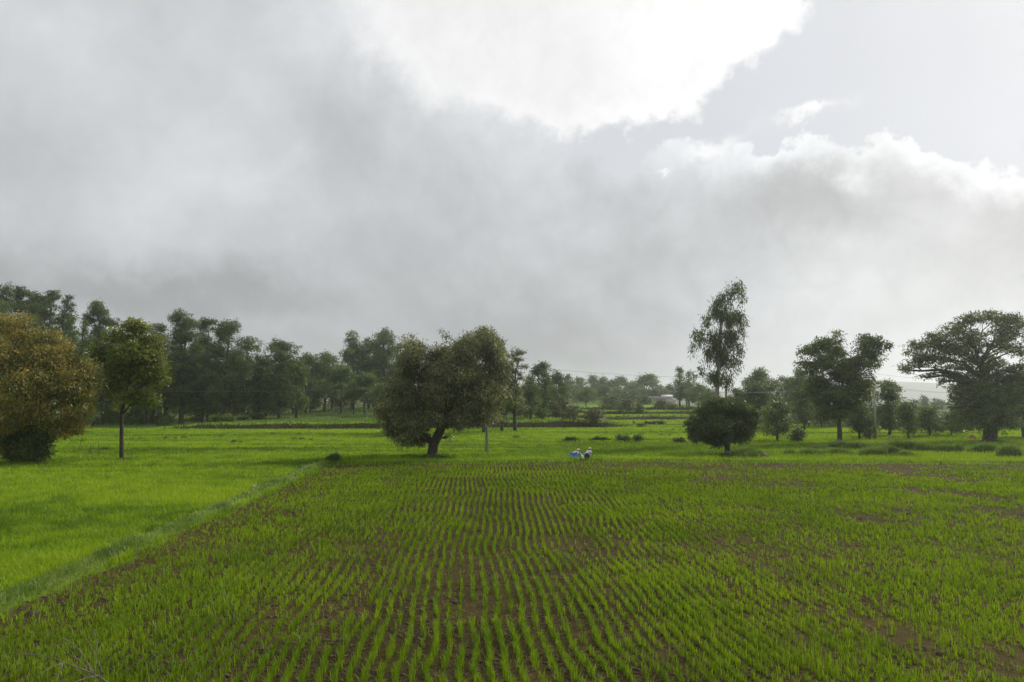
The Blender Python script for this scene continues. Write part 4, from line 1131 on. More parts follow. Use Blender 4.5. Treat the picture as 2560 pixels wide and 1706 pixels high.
# ------------------------------------------------------------------ stakes near the orange tree
stk = [(129, 1141, 1.05, 1), (184, 1139, .9, 2), (199, 1138, 1.35, 0), (216, 1141, .9, 0), (224, 1143, 1.1, 2), (246, 1146, 1.45, 0)]
for k, (px, py, h, kind) in enumerate(stk):
    b = base_at(px, py)
    mb = MB()
    mb.tube([(0, 0, -.1), (.02, 0, h * .5), (.06 * (-1) ** k, 0, h)], [.022, .02, .014], 6)
    if kind:
        mb.tube([(.26, .05, -.1), (.16, 0, h * .45), (.04, .02, h * .9)], [.022, .02, .014], 6)
    if kind == 2:
        mb.tube([(-.22, .05, -.1), (-.12, .05, h * .3), (.02, .03, h * .72)], [.02, .018, .012], 6)
    tag(mb.build('wooden_stake', M['stick'], loc=b), 'thin wooden stake in the paddy by the orange leaved tree, ' + ORD[k] + ' of six', 'stake', 'stakes beside the orange leaved tree')

# ------------------------------------------------------------------ dead branch in the near left corner
def bp(cx, cy, D):
    p = at(cx / 3.677, 1380 + cy / 3.677, D)
    return p


br = MB()
root_p = at(330, 1790, 11.2); root_p[2] = gz(root_p[0], root_p[1]) - .05
O0 = np.array([root_p[0], root_p[1], root_p[2]])
paths = [
    ([None, (1120, 1290, 11.3), (990, 1199, 11.5), (870, 1125, 11.7), (690, 1060, 11.8), (580, 1020, 11.9), (480, 970, 12), (300, 940, 12.1), (120, 945, 12.1)], .016, .003),
    ([(868, 1122, 11.7), (790, 990, 11.9), (720, 890, 12.1), (650, 830, 12.2), (560, 785, 12.3), (410, 775, 12.4)], .009, .002),
    ([(665, 842, 12.2), (600, 845, 12.1), (515, 857, 12.0)], .005, .002),
    ([(582, 1022, 11.9), (500, 1050, 11.7), (440, 1080, 11.6), (300, 1150, 11.4)], .007, .002),
    ([(580, 1025, 11.9), (545, 1100, 11.6), (520, 1205, 11.3)], .006, .003),
    ([(868, 1125, 11.7), (885, 1000, 11.8), (870, 930, 11.9), (830, 860, 12.0), (780, 765, 12.1)], .007, .002),
    ([(880, 1000, 11.8), (890, 800, 11.9), (850, 715, 12.0)], .004, .0015),
    ([(925, 1160, 11.6), (922, 1040, 11.5), (918, 880, 11.5)], .006, .002),
    ([(868, 1122, 11.7), (760, 1030, 11.5), (660, 950, 11.3), (590, 885, 11.2)], .006, .002),
    ([(900, 1140, 11.6), (800, 1155, 11.4), (700, 1195, 11.2), (600, 1240, 11.1)], .007, .003),
    ([(700, 1062, 11.8), (760, 1130, 11.6), (850, 1185, 11.4), (930, 1170, 11.3)], .005, .002),
    ([(580, 1020, 11.9), (530, 950, 11.8), (490, 900, 11.8)], .004, .0015),
]
for pth, r0, r1 in paths:
    pts = np.array([O0 if q_ is None else bp(*q_) for q_ in pth]) - O0
    # subdivide for a natural curve
    t = np.arange(len(pts)); tt = np.linspace(0, len(pts) - 1, (len(pts) - 1) * 4 + 1)
    sm = np.stack([np.interp(tt, t, pts[:, i]) for i in range(3)], 1)
    for _ in range(2):
        sm[1:-1] = (sm[:-2] + 2 * sm[1:-1] + sm[2:]) / 4
    sm[1:-1] += rng.normal(0, .004, sm[1:-1].shape)
    br.tube(sm, np.linspace(r0, r1, len(sm)), 6)
tag(br.build('dead_branch', M['twig'], smooth=True, loc=O0), 'bare leafless branch sticking up in the near left corner', 'branch')


# ------------------------------------------------------------------ people
def skin_mesh(name, verts, edges, radii, mat, parent, level=1, root=0):
    me = bpy.data.meshes.new(name)
    me.from_pydata([tuple(map(float, v)) for v in verts], edges, [])
    me.materials.append(mat)
    o = bpy.data.objects.new(name, me)
    COL.objects.link(o)
    if parent: o.parent = parent
    sk = o.modifiers.new('skin', 'SKIN'); sk.use_smooth_shade = True
    layer = me.skin_vertices[0] if me.skin_vertices else None
    if layer is None:
        with bpy.context.temp_override(object=o, active_object=o):
            bpy.ops.mesh.customdata_skin_add()
        layer = me.skin_vertices[0]
    for i, rr in enumerate(radii):
        a, c = rr if isinstance(rr, tuple) else (rr, rr)
        layer.data[i].radius = (a, c)
        layer.data[i].use_root = (i == root)
    ss_ = o.modifiers.new('smooth', 'SUBSURF'); ss_.levels = level; ss_.render_levels = level
    return o


def body(parent, J, skinmat):
    """One continuous body. J: joint name -> position."""
    names = list(J)
    V = [J[k] for k in names]; ix = {k: i for i, k in enumerate(names)}
    E = [('pelvis', 'spine'), ('spine', 'chest'), ('chest', 'neck'), ('neck', 'head'), ('head', 'crown_top'), ('head', 'nose')]
    R = {'pelvis': .13, 'spine': .115, 'chest': .13, 'neck': .052, 'head': (.082, .09), 'crown_top': .065, 'nose': .022}
    for s in 'LR':
        E += [('pelvis', 'hip' + s), ('hip' + s, 'knee' + s), ('knee' + s, 'ankle' + s), ('ankle' + s, 'toe' + s), ('chest', 'shoulder' + s), ('shoulder' + s, 'elbow' + s), ('elbow' + s, 'wrist' + s), ('wrist' + s, 'palm' + s), ('head', 'ear' + s)]
        R.update({'hip' + s: .085, 'knee' + s: .055, 'ankle' + s: .036, 'toe' + s: .028, 'shoulder' + s: .055, 'elbow' + s: .037, 'wrist' + s: .026, 'palm' + s: (.034, .02), 'ear' + s: .016})
    V = list(V); rad = [R[k] for k in names]
    edges = [(ix[a], ix[b_]) for a, b_ in E]
    for s in 'LR':      # five fingers, unequal and curled
        p, w = np.array(J['palm' + s]), np.array(J['wrist' + s])
        d = p - w; d /= np.linalg.norm(d)
        side = np.cross(d, [0, 0, 1.0]); side /= np.linalg.norm(side) + 1e-9
        dn = np.cross(side, d)
        dn = dn if dn[2] < 0 else -dn
        for f, (off, ln) in enumerate(((-.03, .055), (-.011, .072), (.009, .078), (.028, .07))):
            a = p + side * off + d * .015
            m_ = a + d * ln * .6 + dn * .012; tpp = m_ + d * ln * .25 + dn * ln * .5
            k0 = len(V); V += [a + d * .02, m_, tpp]; rad += [.009, .008, .007]
            edges += [(ix['palm' + s], k0), (k0, k0 + 1), (k0 + 1, k0 + 2)]
        a = w * .45 + p * .55 - side * .035
        k0 = len(V); V += [a, a - side * .018 + d * .03 + dn * .01]; rad += [.010, .008]
        edges += [(ix['palm' + s], k0), (k0, k0 + 1)]
    return skin_mesh('body', V, edges, rad, skinmat, parent, 1, ix['pelvis'])


def squat_joints(low=0.0, lean=.0):
    J = {'pelvis': (-.16, 0, .24), 'spine': (-.04 + lean * .3, 0, .40 - low * .3), 'chest': (.10 + lean, 0, .54 - low), 'neck': (.18 + lean * 1.1, 0, .64 - low * 1.1), 'head': (.235 + lean * 1.2, 0, .725 - low * 1.15), 'crown_top': (.24 + lean * 1.2, 0, .79 - low * 1.15), 'nose': (.335 + lean * 1.2, 0, .705 - low * 1.15)}
    for s, g_ in (('L', 1), ('R', -1)):
        J.update({'hip' + s: (-.10, .10 * g_, .24), 'knee' + s: (.20, .19 * g_, .46 - low * .2), 'ankle' + s: (-.04, .15 * g_, .075), 'toe' + s: (.13, .18 * g_, .03),
                  'shoulder' + s: (.11 + lean, .175 * g_, .545 - low), 'elbow' + s: (.30 + lean * .8, .27 * g_, .36 - low * .6), 'wrist' + s: (.45 + lean * .5, .14 * g_, .17), 'palm' + s: (.50 + lean * .5, .11 * g_, .11), 'ear' + s: (.225 + lean * 1.2, .085 * g_, .722 - low * 1.15)})
    return {k: np.array(v) for k, v in J.items()}


def drape(name, rings, mat, parent, sides=28, seed=1):
    """Cloth lofted through elliptical rings (cx, cy, cz, rx, ry) with soft folds."""
    V = []
    for i, (cx_, cy_, cz_, rx, ry) in enumerate(rings):
        for j in range(sides):
            a = 2 * math.pi * j / sides
            fo = 1 + .06 * i / len(rings) * math.sin(a * 7 + seed) + .04 * math.sin(a * 3 + seed * 2)
            V.append((cx_ + rx * fo * math.cos(a), cy_ + ry * fo * math.sin(a), cz_ + .012 * math.sin(a * 5 + i)))
    n_ = len(rings)
    idx = np.arange(n_ * sides).reshape(n_, sides)
    q = np.stack([idx[:-1], np.roll(idx, -1, 1)[:-1], np.roll(idx, -1, 1)[1:], idx[1:]], -1).reshape(-1, 4)
    V += [rings[0][:3]]
    c = n_ * sides
    tri = np.stack([np.roll(idx[0], -1), idx[0], np.full(sides, c)], 1)
    return mesh(name, V, [q, tri], M[mat], parent, smooth=True)


def shirt(parent, J, mat):
    ks = ['pelvis', 'spine', 'chest', 'neck']
    V = [J[k] + np.array([0, 0, .01]) for k in ks]; V[3] = J['chest'] * .45 + J['neck'] * .55
    E = [(0, 1), (1, 2), (2, 3)]; R = [.15, .142, .155, .085]
    for s in 'LR':
        k0 = len(V); V += [J['shoulder' + s], J['shoulder' + s] * .25 + J['elbow' + s] * .75]
        R += [.078, .062]; E += [(2, k0), (k0, k0 + 1)]
    return skin_mesh('shirt', V, E, R, M[mat], parent, 1, 1)


# worker on the right, squatting and leaning towards the right and away from the camera
b = base_at(1469, 1145)
p = empty('person', b, 'crouching field worker in white shirt and pale blue wrap with a white headcloth', 'person', 'workers crouching at the field edge')
p.rotation_euler = (0, 0, T(28))
J = squat_joints(.0, .02)
body(p, J, M['skin']); shirt(p, J, 'white_cloth')
drape('wrap', [(-.08, 0, .40, .16, .17), (-.06, 0, .34, .27, .27), (-.04, 0, .22, .31, .30), (-.06, 0, .08, .33, .31), (-.06, 0, .02, .34, .31)], 'pale_blue_cloth', p, seed=2)
h = J['head']
drape('headcloth', [(h[0] - .01, 0, h[2] + .125, .02, .02), (h[0] - .012, 0, h[2] + .105, .085, .085), (h[0] - .018, 0, h[2] + .055, .112, .105), (h[0] - .03, 0, h[2] + .01, .108, .106)], 'white_cloth', p, seed=3)
drape('hair', [(h[0] - .035, 0, h[2] + .03, .095, .098), (h[0] - .045, 0, h[2] - .02, .088, .095), (h[0] - .06, 0, h[2] - .075, .06, .07)], 'hair', p, seed=4)

# worker on the left, bent low in bright blue
b = base_at(1437, 1143.5)
p = empty('person', b, 'field worker bent low in a bright blue wrap and pale pinkish shirt', 'person', 'workers crouching at the field edge')
p.rotation_euler = (0, 0, T(6))
J = squat_joints(.13, .07)
body(p, J, M['skin']); shirt(p, J, 'pink_white_cloth')
drape('wrap', [(-.14, 0, .37, .15, .16), (-.13, 0, .33, .27, .25), (-.10, 0, .22, .34, .30), (-.12, 0, .10, .42, .33), (-.15, 0, .02, .50, .35)], 'blue_cloth', p, seed=5)
h = J['head']
drape('headcloth', [(h[0] - .01, 0, h[2] + .12, .02, .02), (h[0] - .012, 0, h[2] + .10, .085, .085), (h[0] - .018, 0, h[2] + .05, .112, .105), (h[0] - .03, 0, h[2] - .01, .105, .10)], 'pink_white_cloth', p, seed=6)

# crumpled teal sheet beside the low worker
b = base_at(1450.5, 1142.5)
mb = MB()
r = np.random.default_rng(8)
gx, gy = np.meshgrid(np.linspace(-.26, .26, 15), np.linspace(-.2, .2, 11))
gz_ = .30 * np.exp(-(gx / .17) ** 2 - (gy / .15) ** 2) + .05 * (fbm(gx, gy, .14, 3) - .2) + .01
ii = np.arange(gx.size).reshape(gx.shape)
tag(mesh('plastic_sheet', np.stack([gx, gy, gz_], -1).reshape(-1, 3), [np.stack([ii[:-1, :-1], ii[:-1, 1:], ii[1:, 1:], ii[1:, :-1]], -1).reshape(-1, 4)], M['teal_sheet'], smooth=True, loc=b), 'crumpled teal plastic sheet in front of the low bent worker', 'sheet')

# tilted steel basin and white sack in front of the right worker
b = base_at(1467.5, 1148.5)
root = empty('basin', b, 'tilted pale steel basin with a dark inside in front of the white shirted worker', 'basin')
prof = [(.0, .13), (.015, .15), (.09, .19), (.15, .215), (.165, .23), (.168, .215), (.15, .20), (.09, .175), (.02, .14), (.018, .0)]
sd = 26
V = [(r_ * math.cos(2 * math.pi * j / sd), r_ * math.sin(2 * math.pi * j / sd), z) for z, r_ in prof for j in range(sd)]
idx = np.arange(len(prof) * sd).reshape(len(prof), sd)
q = np.stack([idx[:-1], np.roll(idx, -1, 1)[:-1], np.roll(idx, -1, 1)[1:], idx[1:]], -1).reshape(-1, 4)
V = np.array(V)
ca, sa = math.cos(T(74)), math.sin(T(74))
rot = lambda A: np.stack([A[:, 0], A[:, 1] * ca - A[:, 2] * sa, A[:, 1] * sa + A[:, 2] * ca], 1) + np.array([0, .06, .20])
mesh('bowl', rot(V), [q[:4 * sd]], M['steel'], root, smooth=True)
mesh('lining', rot(V), [q[4 * sd:]], M['dark_steel'], root, smooth=True)
b = base_at(1456.8, 1149)
mb = MB().tube([(0, 0, -.02), (0, 0, .04), (.01, 0, .15), (0, 0, .24), (.01, 0, .28), (.02, 0, .33)], [.05, .075, .085, .07, .03, .04], 12)
tag(mb.build('sack', M['white_cloth'], smooth=True, loc=b), 'small white tied sack left of the steel basin', 'sack')

# tiny far figure in a red top on the terrace
b = base_at(1586, 1061)
p = empty('person', b, 'distant person in a reddish top bending on the first terrace', 'person')
p.rotation_euler = (0, 0, T(200))
J = squat_joints(.0, .0)
body(p, J, M['skin']); shirt(p, J, 'red_cloth')
drape('wrap', [(-.10, 0, .34, .24, .24), (-.06, 0, .22, .28, .27), (-.06, 0, .02, .30, .28)], 'dark_cloth', p, seed=9)
h = J['head']
drape('hair', [(h[0] - .01, 0, h[2] + .10, .02, .02), (h[0] - .012, 0, h[2] + .085, .08, .08), (h[0] - .025, 0, h[2] + .03, .10, .10), (h[0] - .05, 0, h[2] - .05, .07, .085)], 'hair', p, seed=4)

# white animal resting by the terrace bush
b = base_at(1505, 1056.5)
p = empty('goat', b, 'white goat at the foot of the right brownish terrace bush', 'goat')
p.rotation_euler = (0, 0, T(15))
V = [(-.34, 0, .50), (-.1, 0, .50), (.18, 0, .50), (.34, 0, .56), (.46, 0, .74), (.54, 0, .82), (.66, 0, .76), (-.46, 0, .58)]
E = [(0, 1), (1, 2), (2, 3), (3, 4), (4, 5), (5, 6), (0, 7)]
R = [.13, .15, .15, .10, .06, .065, .035, .02]
for sx, (x, kx, fx) in (('F', (.24, .26, .24)), ('H', (-.32, -.26, -.36))):
    for g_ in (1, -1):
        k0 = len(V); V += [(x, .09 * g_, .42), (kx, .09 * g_, .25), (fx, .09 * g_, .12), (fx + .02, .09 * g_, .015)]
        R += [.07, .035, .025, .028]; E += [(2 if sx == 'F' else 0, k0), (k0, k0 + 1), (k0 + 1, k0 + 2), (k0 + 2, k0 + 3)]
for g_ in (1, -1):
    k0 = len(V); V += [(.47, .1 * g_, .83)]; R += [.022]; E += [(5, k0)]
skin_mesh('body', V, E, R, M['white_hide'], p, 1, 1)
mb = MB()
for g_ in (1, -1):
    mb.tube([(.51, .03 * g_, .86), (.47, .05 * g_, .95), (.40, .07 * g_, 1.0)], [.016, .013, .004], 6)
mb.build('horns', M['dark_steel'], p, smooth=True)

# ------------------------------------------------------------------ house on the slope
D = 330.0
hx_ = at(1669, 1000, D)[0]
b = np.array([hx_, D, gz(hx_, D) - .1])
zr = at(1669, 988, D)[2] - b[2]; zw = at(1669, 993, D)[2] - b[2]
root = empty('house', b, 'small house with a white roof among trees on the far slope', 'house')
root.rotation_euler = (0, 0, T(-24))
w_, d_ = 4.4, 3.6
MB().box((0, 0, zw / 2), (w_, d_, zw)).build('wall', M['plaster'], root)
rf = MB()
rf.add([(-2.6, -2.3, zw + .02), (2.6, -2.3, zw + .02), (2.6, 0, zr), (-2.6, 0, zr), (-2.6, 2.3, zw + .02), (2.6, 2.3, zw + .02),
        (-2.6, -2.3, zw + .12), (2.6, -2.3, zw + .12), (2.6, 0, zr + .1), (-2.6, 0, zr + .1), (-2.6, 2.3, zw + .12), (2.6, 2.3, zw + .12)],
       [[0, 3, 2, 1], [3, 4, 5, 2], [6, 7, 8, 9], [9, 8, 11, 10], [0, 1, 7, 6], [4, 10, 11, 5], [1, 2, 8, 7], [2, 5, 11, 8], [0, 6, 9, 3], [3, 9, 10, 4]])
rf.build('roof', M['white_paint'], root)
gb = MB().add([(-2.2, -1.8, zw), (-2.2, 1.8, zw), (-2.2, 0, zr), (2.2, -1.8, zw), (2.2, 1.8, zw), (2.2, 0, zr)], None, [[0, 2, 1], [3, 4, 5]])
gb.build('gable', M['plaster'], root)
MB().box((-.9, -1.83, .9), (.8, .06, 1.8)).build('door', M['wood_door'], root)
wn = MB().box((1.0, -1.83, 1.2), (.8, .06, .7)).build('window', M['wood_door'], root)
lt = MB().box((3.1, -.2, zw * .30), (1.6, 2.4, zw * .6)).build('annex_wall', M['plaster'], root)
ra = MB().add([(2.21, -1.6, zw * .86), (4.2, -1.6, zw * .62), (4.2, 1.2, zw * .62), (2.21, 1.2, zw * .86), (2.21, -1.6, zw * .86 + .08), (4.2, -1.6, zw * .62 + .08), (4.2, 1.2, zw * .62 + .08), (2.21, 1.2, zw * .86 + .08)],
              [[3, 2, 1, 0], [4, 5, 6, 7], [0, 1, 5, 4], [1, 2, 6, 5], [2, 3, 7, 6], [3, 0, 4, 7]])
ra.build('annex_roof', M['white_paint'], root)
# pale stone wall left of the house
D = 322.0
wx = at(1636, 1000, D)[0]; b = np.array([wx, D, gz(wx, D)])
mb = MB()
for k in range(9):
    mb.box((-4 + k * 1.0, rng.normal(0, .08), .55 + rng.normal(0, .06)), (.98, .5, 1.5 + rng.normal(0, .1)), rz=rng.normal(0, .05))
tag(mb.build('stone_wall', M['stone'], loc=b), 'low pale stone wall left of the white roofed house', 'wall')

# ------------------------------------------------------------------ camera
cam = bpy.data.cameras.new('camera')
cam.sensor_fit = 'HORIZONTAL'; cam.sensor_width = 36.0; cam.lens = 36.0 * F / 2560.0
cam.clip_start = .1; cam.clip_end = 20000
co = bpy.data.objects.new('camera', cam)
COL.objects.link(co)
co.location = (0, 0, EYE)
co.rotation_euler = (math.pi / 2 + PITCH, 0, 0)
scene.camera = co

# ------------------------------------------------------------------ sun
sd_ = Vector((math.sin(SUN_AZ) * math.cos(SUN_EL), math.cos(SUN_AZ) * math.cos(SUN_EL), math.sin(SUN_EL)))
sl = bpy.data.lights.new('sun', 'SUN'); sl.energy = 3.6; sl.angle = T(7); sl.color = (1.0, .96, .89)
so = bpy.data.objects.new('sun', sl); COL.objects.link(so)
so.rotation_euler = sd_.to_track_quat('Z', 'Y').to_euler()
so.location = (60, 30, 60)

# ------------------------------------------------------------------ haze
hm, nt, out = new_mat('haze')
pv = N(nt, 'ShaderNodeVolumePrincipled')
pv.inputs['Color'].default_value = (.97, .985, 1.0, 1)
pv.inputs['Density'].default_value = .00036
pv.inputs['Anisotropy'].default_value = .74
nt.links.new(pv.outputs[0], out.inputs['Volume'])
hz = MB().box((0, 2900, 51.5), (13000, 8200, 108)).build('haze', hm)
tag(hz, kind='stuff')

# ------------------------------------------------------------------ sky
W = bpy.data.worlds.new('World'); scene.world = W; W.use_nodes = True
nt = W.node_tree; nt.nodes.clear()


def V_(x):
    return x


def mth(op, a, b_=None, c_=None, clamp=False):
    n_ = nt.nodes.new('ShaderNodeMath'); n_.operation = op; n_.use_clamp = clamp
    for i, s in enumerate((a, b_, c_)):
        if s is None: continue
        if hasattr(s, 'is_output'): nt.links.new(s, n_.inputs[i])
        else: n_.inputs[i].default_value = s
    return n_.outputs[0]


def smooth_(a, b_, x):
    n_ = nt.nodes.new('ShaderNodeMapRange'); n_.interpolation_type = 'SMOOTHSTEP'
    nt.links.new(x, n_.inputs[0])
    for i, s in ((1, a), (2, b_)):
        if hasattr(s, 'is_output'): nt.links.new(s, n_.inputs[i])
        else: n_.inputs[i].default_value = s
    return n_.outputs[0]


def noise_(vec, scale, detail, rough=.5, dist=0.0):
    n_ = nt.nodes.new('ShaderNodeTexNoise')
    n_.inputs['Scale'].default_value = scale; n_.inputs['Detail'].default_value = detail; n_.inputs['Roughness'].default_value = rough; n_.inputs['Distortion'].default_value = dist
    nt.links.new(vec, n_.inputs['Vector'])
    return n_


tc = nt.nodes.new('ShaderNodeTexCoord')
sep = nt.nodes.new('ShaderNodeSeparateXYZ'); nt.links.new(tc.outputs['Generated'], sep.inputs[0])
AZ = mth('ARCTAN2', sep.outputs[0], sep.outputs[1]); EL = mth('ARCSINE', sep.outputs[2])
comb = nt.nodes.new('ShaderNodeCombineXYZ'); nt.links.new(AZ, comb.inputs[0]); nt.links.new(EL, comb.inputs[1])
vec = comb.outputs[0]


def ae(x, y):       # direction of a sky feature, from its place in the photo (2353 px wide copy)
    d = ray(x * 2560 / 2353, y * 2560 / 2353)
    return math.atan2(d[0], d[1]), math.atan2(d[2], math.hypot(d[0], d[1]))


# warp the direction so that every edge billows
nA = noise_(vec, 7.0, 6.0, .55); nB = noise_(vec, 26.0, 8.0, .62)
sA = nt.nodes.new('ShaderNodeSeparateColor'); nt.links.new(nA.outputs['Color'], sA.inputs[0])
sB = nt.nodes.new('ShaderNodeSeparateColor'); nt.links.new(nB.outputs['Color'], sB.inputs[0])


def warped(k1, k2):
    def one(base, i):
        t = mth('MULTIPLY_ADD', mth('SUBTRACT', sA.outputs[i], .5), k1, base)
        return mth('MULTIPLY_ADD', mth('SUBTRACT', sB.outputs[i], .5), k2, t)
    return one(AZ, 0), one(EL, 1)


AZ1, EL1 = warped(.16, .05)     # soft cloud masses
AZ2, EL2 = warped(.10, .065)    # crisp edges


def gauss(cx_, cy_, rx, ry, A_, E_, rot=0.0):
    a, e_ = ae(cx_, cy_)
    sx, sy = rx / 1765.0 * math.cos(a) ** 2, ry / 1765.0 * math.cos(e_ - PITCH) ** 2
    u, v_ = mth('SUBTRACT', A_, a), mth('SUBTRACT', E_, e_)
    if rot:
        u, v_ = mth('ADD', mth('MULTIPLY', u, math.cos(rot)), mth('MULTIPLY', v_, math.sin(rot))), mth('SUBTRACT', mth('MULTIPLY', v_, math.cos(rot)), mth('MULTIPLY', u, math.sin(rot)))
    u, v_ = mth('DIVIDE', u, sx), mth('DIVIDE', v_, sy)
    r2 = mth('ADD', mth('MULTIPLY', u, u), mth('MULTIPLY', v_, v_))
    return mth('EXPONENT', mth('MULTIPLY', r2, -1.0))


# brightness (display values / 255) of the thick cloud
S = mth('ADD', 209 / 255, 0.0)
BL = [(90, 350, 220, 90, -9), (400, 430, 260, 110, 13), (620, 400, 60, 50, 9), (830, 330, 150, 130, -13), (820, 130, 110, 90, -3), (160, 640, 420, 60, -21), (520, 680, 330, 45, -20), (900, 570, 260, 110, -13),
      (680, 740, 240, 34, 8), (500, 800, 900, 170, -22), (1300, 790, 420, 130, -27), (2353, 560, 260, 120, -20), (2200, 800, 420, 120, -8), (1000, 690, 200, 50, 4), (560, 260, 120, 120, 7), (250, 60, 260, 90, 4), (720, 40, 110, 80, 12), (1150, 430, 120, 110, 8), (1390, 420, 100, 70, -9), (1400, 480, 170, 90, -5),
      (1840, 470, 190, 80, -28), (1103, 460, 130, 70, -13), (1560, 640, 230, 90, -15), (1500, 580, 280, 60, -7), (2240, 470, 170, 42, -9), (2050, 700, 420, 150, 17), (2353, 560, 180, 120, 5), (1640, 760, 240, 120, 9), (2200, 850, 300, 90, 14), (1300, 800, 300, 60, -3), (750, 480, 160, 60, 7)]
for cx_, cy_, rx, ry, am in BL:
    S = mth('MULTIPLY_ADD', gauss(cx_, cy_, rx, ry, AZ1, EL1), am / 255, S)
# general softness
nC_ = noise_(vec, 4.5, 6.0, .55, .4)
S = mth('MULTIPLY_ADD', mth('SUBTRACT', nC_.outputs[0], .5), .12, S)
nD_ = noise_(vec, 16.0, 5.0, .55, .3)
S = mth('MULTIPLY_ADD', mth('SUBTRACT', nD_.outputs[0], .5), .06, S)
nF_ = noise_(vec, 34.0, 7.0, .62, .5)
S = mth('MULTIPLY_ADD', mth('SUBTRACT', nF_.outputs[0], .5), .035, S)
# rounded billows
nG_ = noise_(vec, 11.0, 4.0, .5, .2)
S = mth('MULTIPLY_ADD', mth('ABSOLUTE', mth('SUBTRACT', nG_.outputs[0], .5)), mth('MULTIPLY_ADD', smooth_(-.25, .1, AZ), .14, .10), S)
S = mth('SUBTRACT', S, .016)

# the bright break in the cloud: an ellipse that reaches above the frame
a0, e0 = ae(1322, -55)
sx, sy = 550 / 1765.0 * .985, 365 / 1765.0 * .86
u = mth('DIVIDE', mth('SUBTRACT', AZ2, a0), sx); v_ = mth('DIVIDE', mth('SUBTRACT', EL2, e0), sy)
rad_ = mth('SQRT', mth('ADD', mth('MULTIPLY', u, u), mth('MULTIPLY', v_, v_)))
soft = mth('MULTIPLY_ADD', smooth_(a0 + .02, a0 - .22, AZ), .10, .05)
brk = mth('SUBTRACT', 1.0, smooth_(mth('SUBTRACT', .97, soft), mth('ADD', .97, soft), rad_))
glow = mth('EXPONENT', mth('MULTIPLY', mth('POWER', mth('DIVIDE', mth('SUBTRACT', rad_, .95), .28), 2.0), -1.0))
S = mth('MULTIPLY_ADD', glow, .045, S)
# clear pale sky to the right, above the lower cloud bank
clear_w = smooth_(ae(1120, 300)[0], ae(1300, 300)[0], AZ)
aR = [ae(*p_) for p_ in ((1230, 300), (1420, 355), (1600, 350), (1800, 325), (1950, 360), (2090, 345), (2160, 385), (2353, 365))]
cv = nt.nodes.new('ShaderNodeFloatCurve')
lo_, hi_ = aR[0][0], .75
mp = nt.nodes.new('ShaderNodeMapRange'); nt.links.new(AZ2, mp.inputs[0]); mp.inputs[1].default_value = lo_; mp.inputs[2].default_value = hi_
nt.links.new(mp.outputs[0], cv.inputs['Value'])
cm = cv.mapping.curves[0]
pts = [((a - lo_) / (hi_ - lo_), e_) for a, e_ in aR]
cm.points[0].location = pts[0]; cm.points[1].location = (1.0, pts[-1][1])
for p_ in pts[1:]:
    cm.points.new(*p_)
cv.mapping.update()
edge = cv.outputs[0]
above = mth('MULTIPLY_ADD', mth('SUBTRACT', nG_.outputs[0], .5), .10, mth('SUBTRACT', EL2, edge))
clear = mth('MULTIPLY', smooth_(-.004, .006, above), clear_w)
rim = mth('MULTIPLY', mth('SUBTRACT', smooth_(-.05, -.002, above), 0.0), smooth_(ae(1350, 300)[0], ae(1800, 300)[0], AZ))
S = mth('MULTIPLY_ADD', rim, .145, S)
nE_ = noise_(vec, 9.0, 5.0, .55)
Sb = mth('MULTIPLY_ADD', mth('SUBTRACT', nE_.outputs[0], .5), .11, .945)
Sb = mth('MULTIPLY_ADD', mth('SUBTRACT', nF_.outputs[0], .5), .06, Sb)
Sb = mth('MULTIPLY_ADD', smooth_(.72, .95, rad_), .03, Sb)
Sb = mth('MULTIPLY_ADD', gauss(1620, 60, 260, 160, AZ1, EL1), .05, Sb)
wisp = mth('ADD', gauss(1850, 268, 78, 13, AZ2, EL2), gauss(1630, 330, 60, 17, AZ2, EL2, .35))
wisp = mth('ADD', wisp, gauss(1525, 380, 16, 5, AZ2, EL2))
wisp = mth('MULTIPLY', mth('MINIMUM', wisp, 1.0), .9)


def grey(val, tint):
    v2 = mth('POWER', mth('MAXIMUM', val, 0.0), 2.2)
    c_ = nt.nodes.new('ShaderNodeCombineColor')
    for i, t_ in enumerate(tint):
        nt.links.new(mth('MULTIPLY', v2, t_), c_.inputs[i])
    return c_.outputs[0]


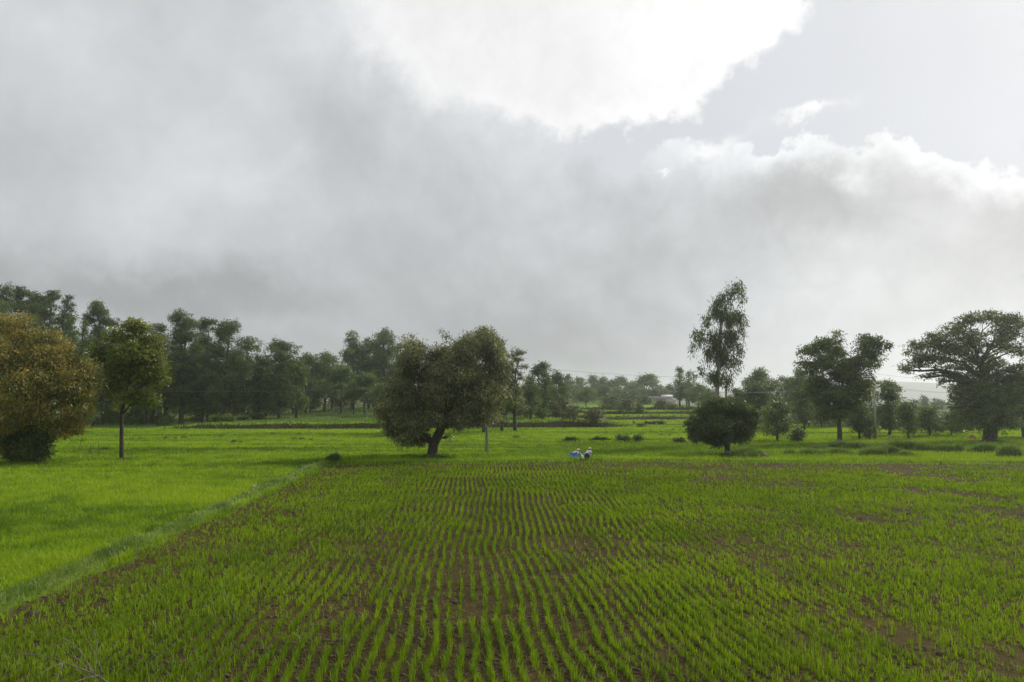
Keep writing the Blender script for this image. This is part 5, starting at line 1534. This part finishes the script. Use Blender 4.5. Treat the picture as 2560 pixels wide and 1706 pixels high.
def mixc(f, a, b_):
    n_ = nt.nodes.new('ShaderNodeMix'); n_.data_type = 'RGBA'
    if hasattr(f, 'is_output'): nt.links.new(f, n_.inputs[0])
    else: n_.inputs[0].default_value = f
    nt.links.new(a, n_.inputs[6]); nt.links.new(b_, n_.inputs[7])
    return n_.outputs[2]


cloud = mixc(smooth_(ae(1500, 600)[0], ae(2250, 600)[0], AZ), grey(S, (.965, 1.0, 1.035)), grey(S, (.985, 1.0, 1.005)))
# pale clear sky: the physical sky seen through thin high haze
sky = nt.nodes.new('ShaderNodeTexSky'); sky.sky_type = 'NISHITA'; sky.sun_disc = False
sky.sun_elevation = SUN_EL; sky.sun_rotation = SUN_AZ
sk_m = nt.nodes.new('ShaderNodeVectorMath'); sk_m.operation = 'SCALE'; sk_m.inputs['Scale'].default_value = .08
nt.links.new(sky.outputs[0], sk_m.inputs[0])
veil = mth('MULTIPLY_ADD', gauss(2300, 40, 420, 200, AZ, EL), -.03, 217 / 255)
veil = mth('MULTIPLY_ADD', mth('SUBTRACT', nC_.outputs[0], .5), .03, veil)
clear_c = mixc(.08, grey(veil, (.975, 1.0, 1.05)), sk_m.outputs[0])
col = mixc(clear, cloud, clear_c)
white = grey(mth('ADD', .985, 0.0), (1, 1, 1))
col = mixc(wisp, col, white)
col = mixc(brk, col, grey(Sb, (1, 1, 1)))
bg = nt.nodes.new('ShaderNodeBackground'); bg.inputs[1].default_value = 1.0
nt.links.new(col, bg.inputs[0])
wo = nt.nodes.new('ShaderNodeOutputWorld'); nt.links.new(bg.outputs[0], wo.inputs[0])
W.cycles.sampling_method = 'MANUAL'; W.cycles.sample_map_resolution = 512

# ------------------------------------------------------------------ render settings
scene.render.engine = 'CYCLES'
scene.view_settings.view_transform = 'Standard'
scene.view_settings.look = 'None'
scene.view_settings.exposure = 0.0
scene.view_settings.gamma = 1.0
cy = scene.cycles
cy.max_bounces = 5; cy.diffuse_bounces = 3; cy.glossy_bounces = 2; cy.transmission_bounces = 3; cy.volume_bounces = 2; cy.transparent_max_bounces = 4
cy.use_adaptive_sampling = True; cy.adaptive_threshold = .02
cy.caustics_reflective = False; cy.caustics_refractive = False
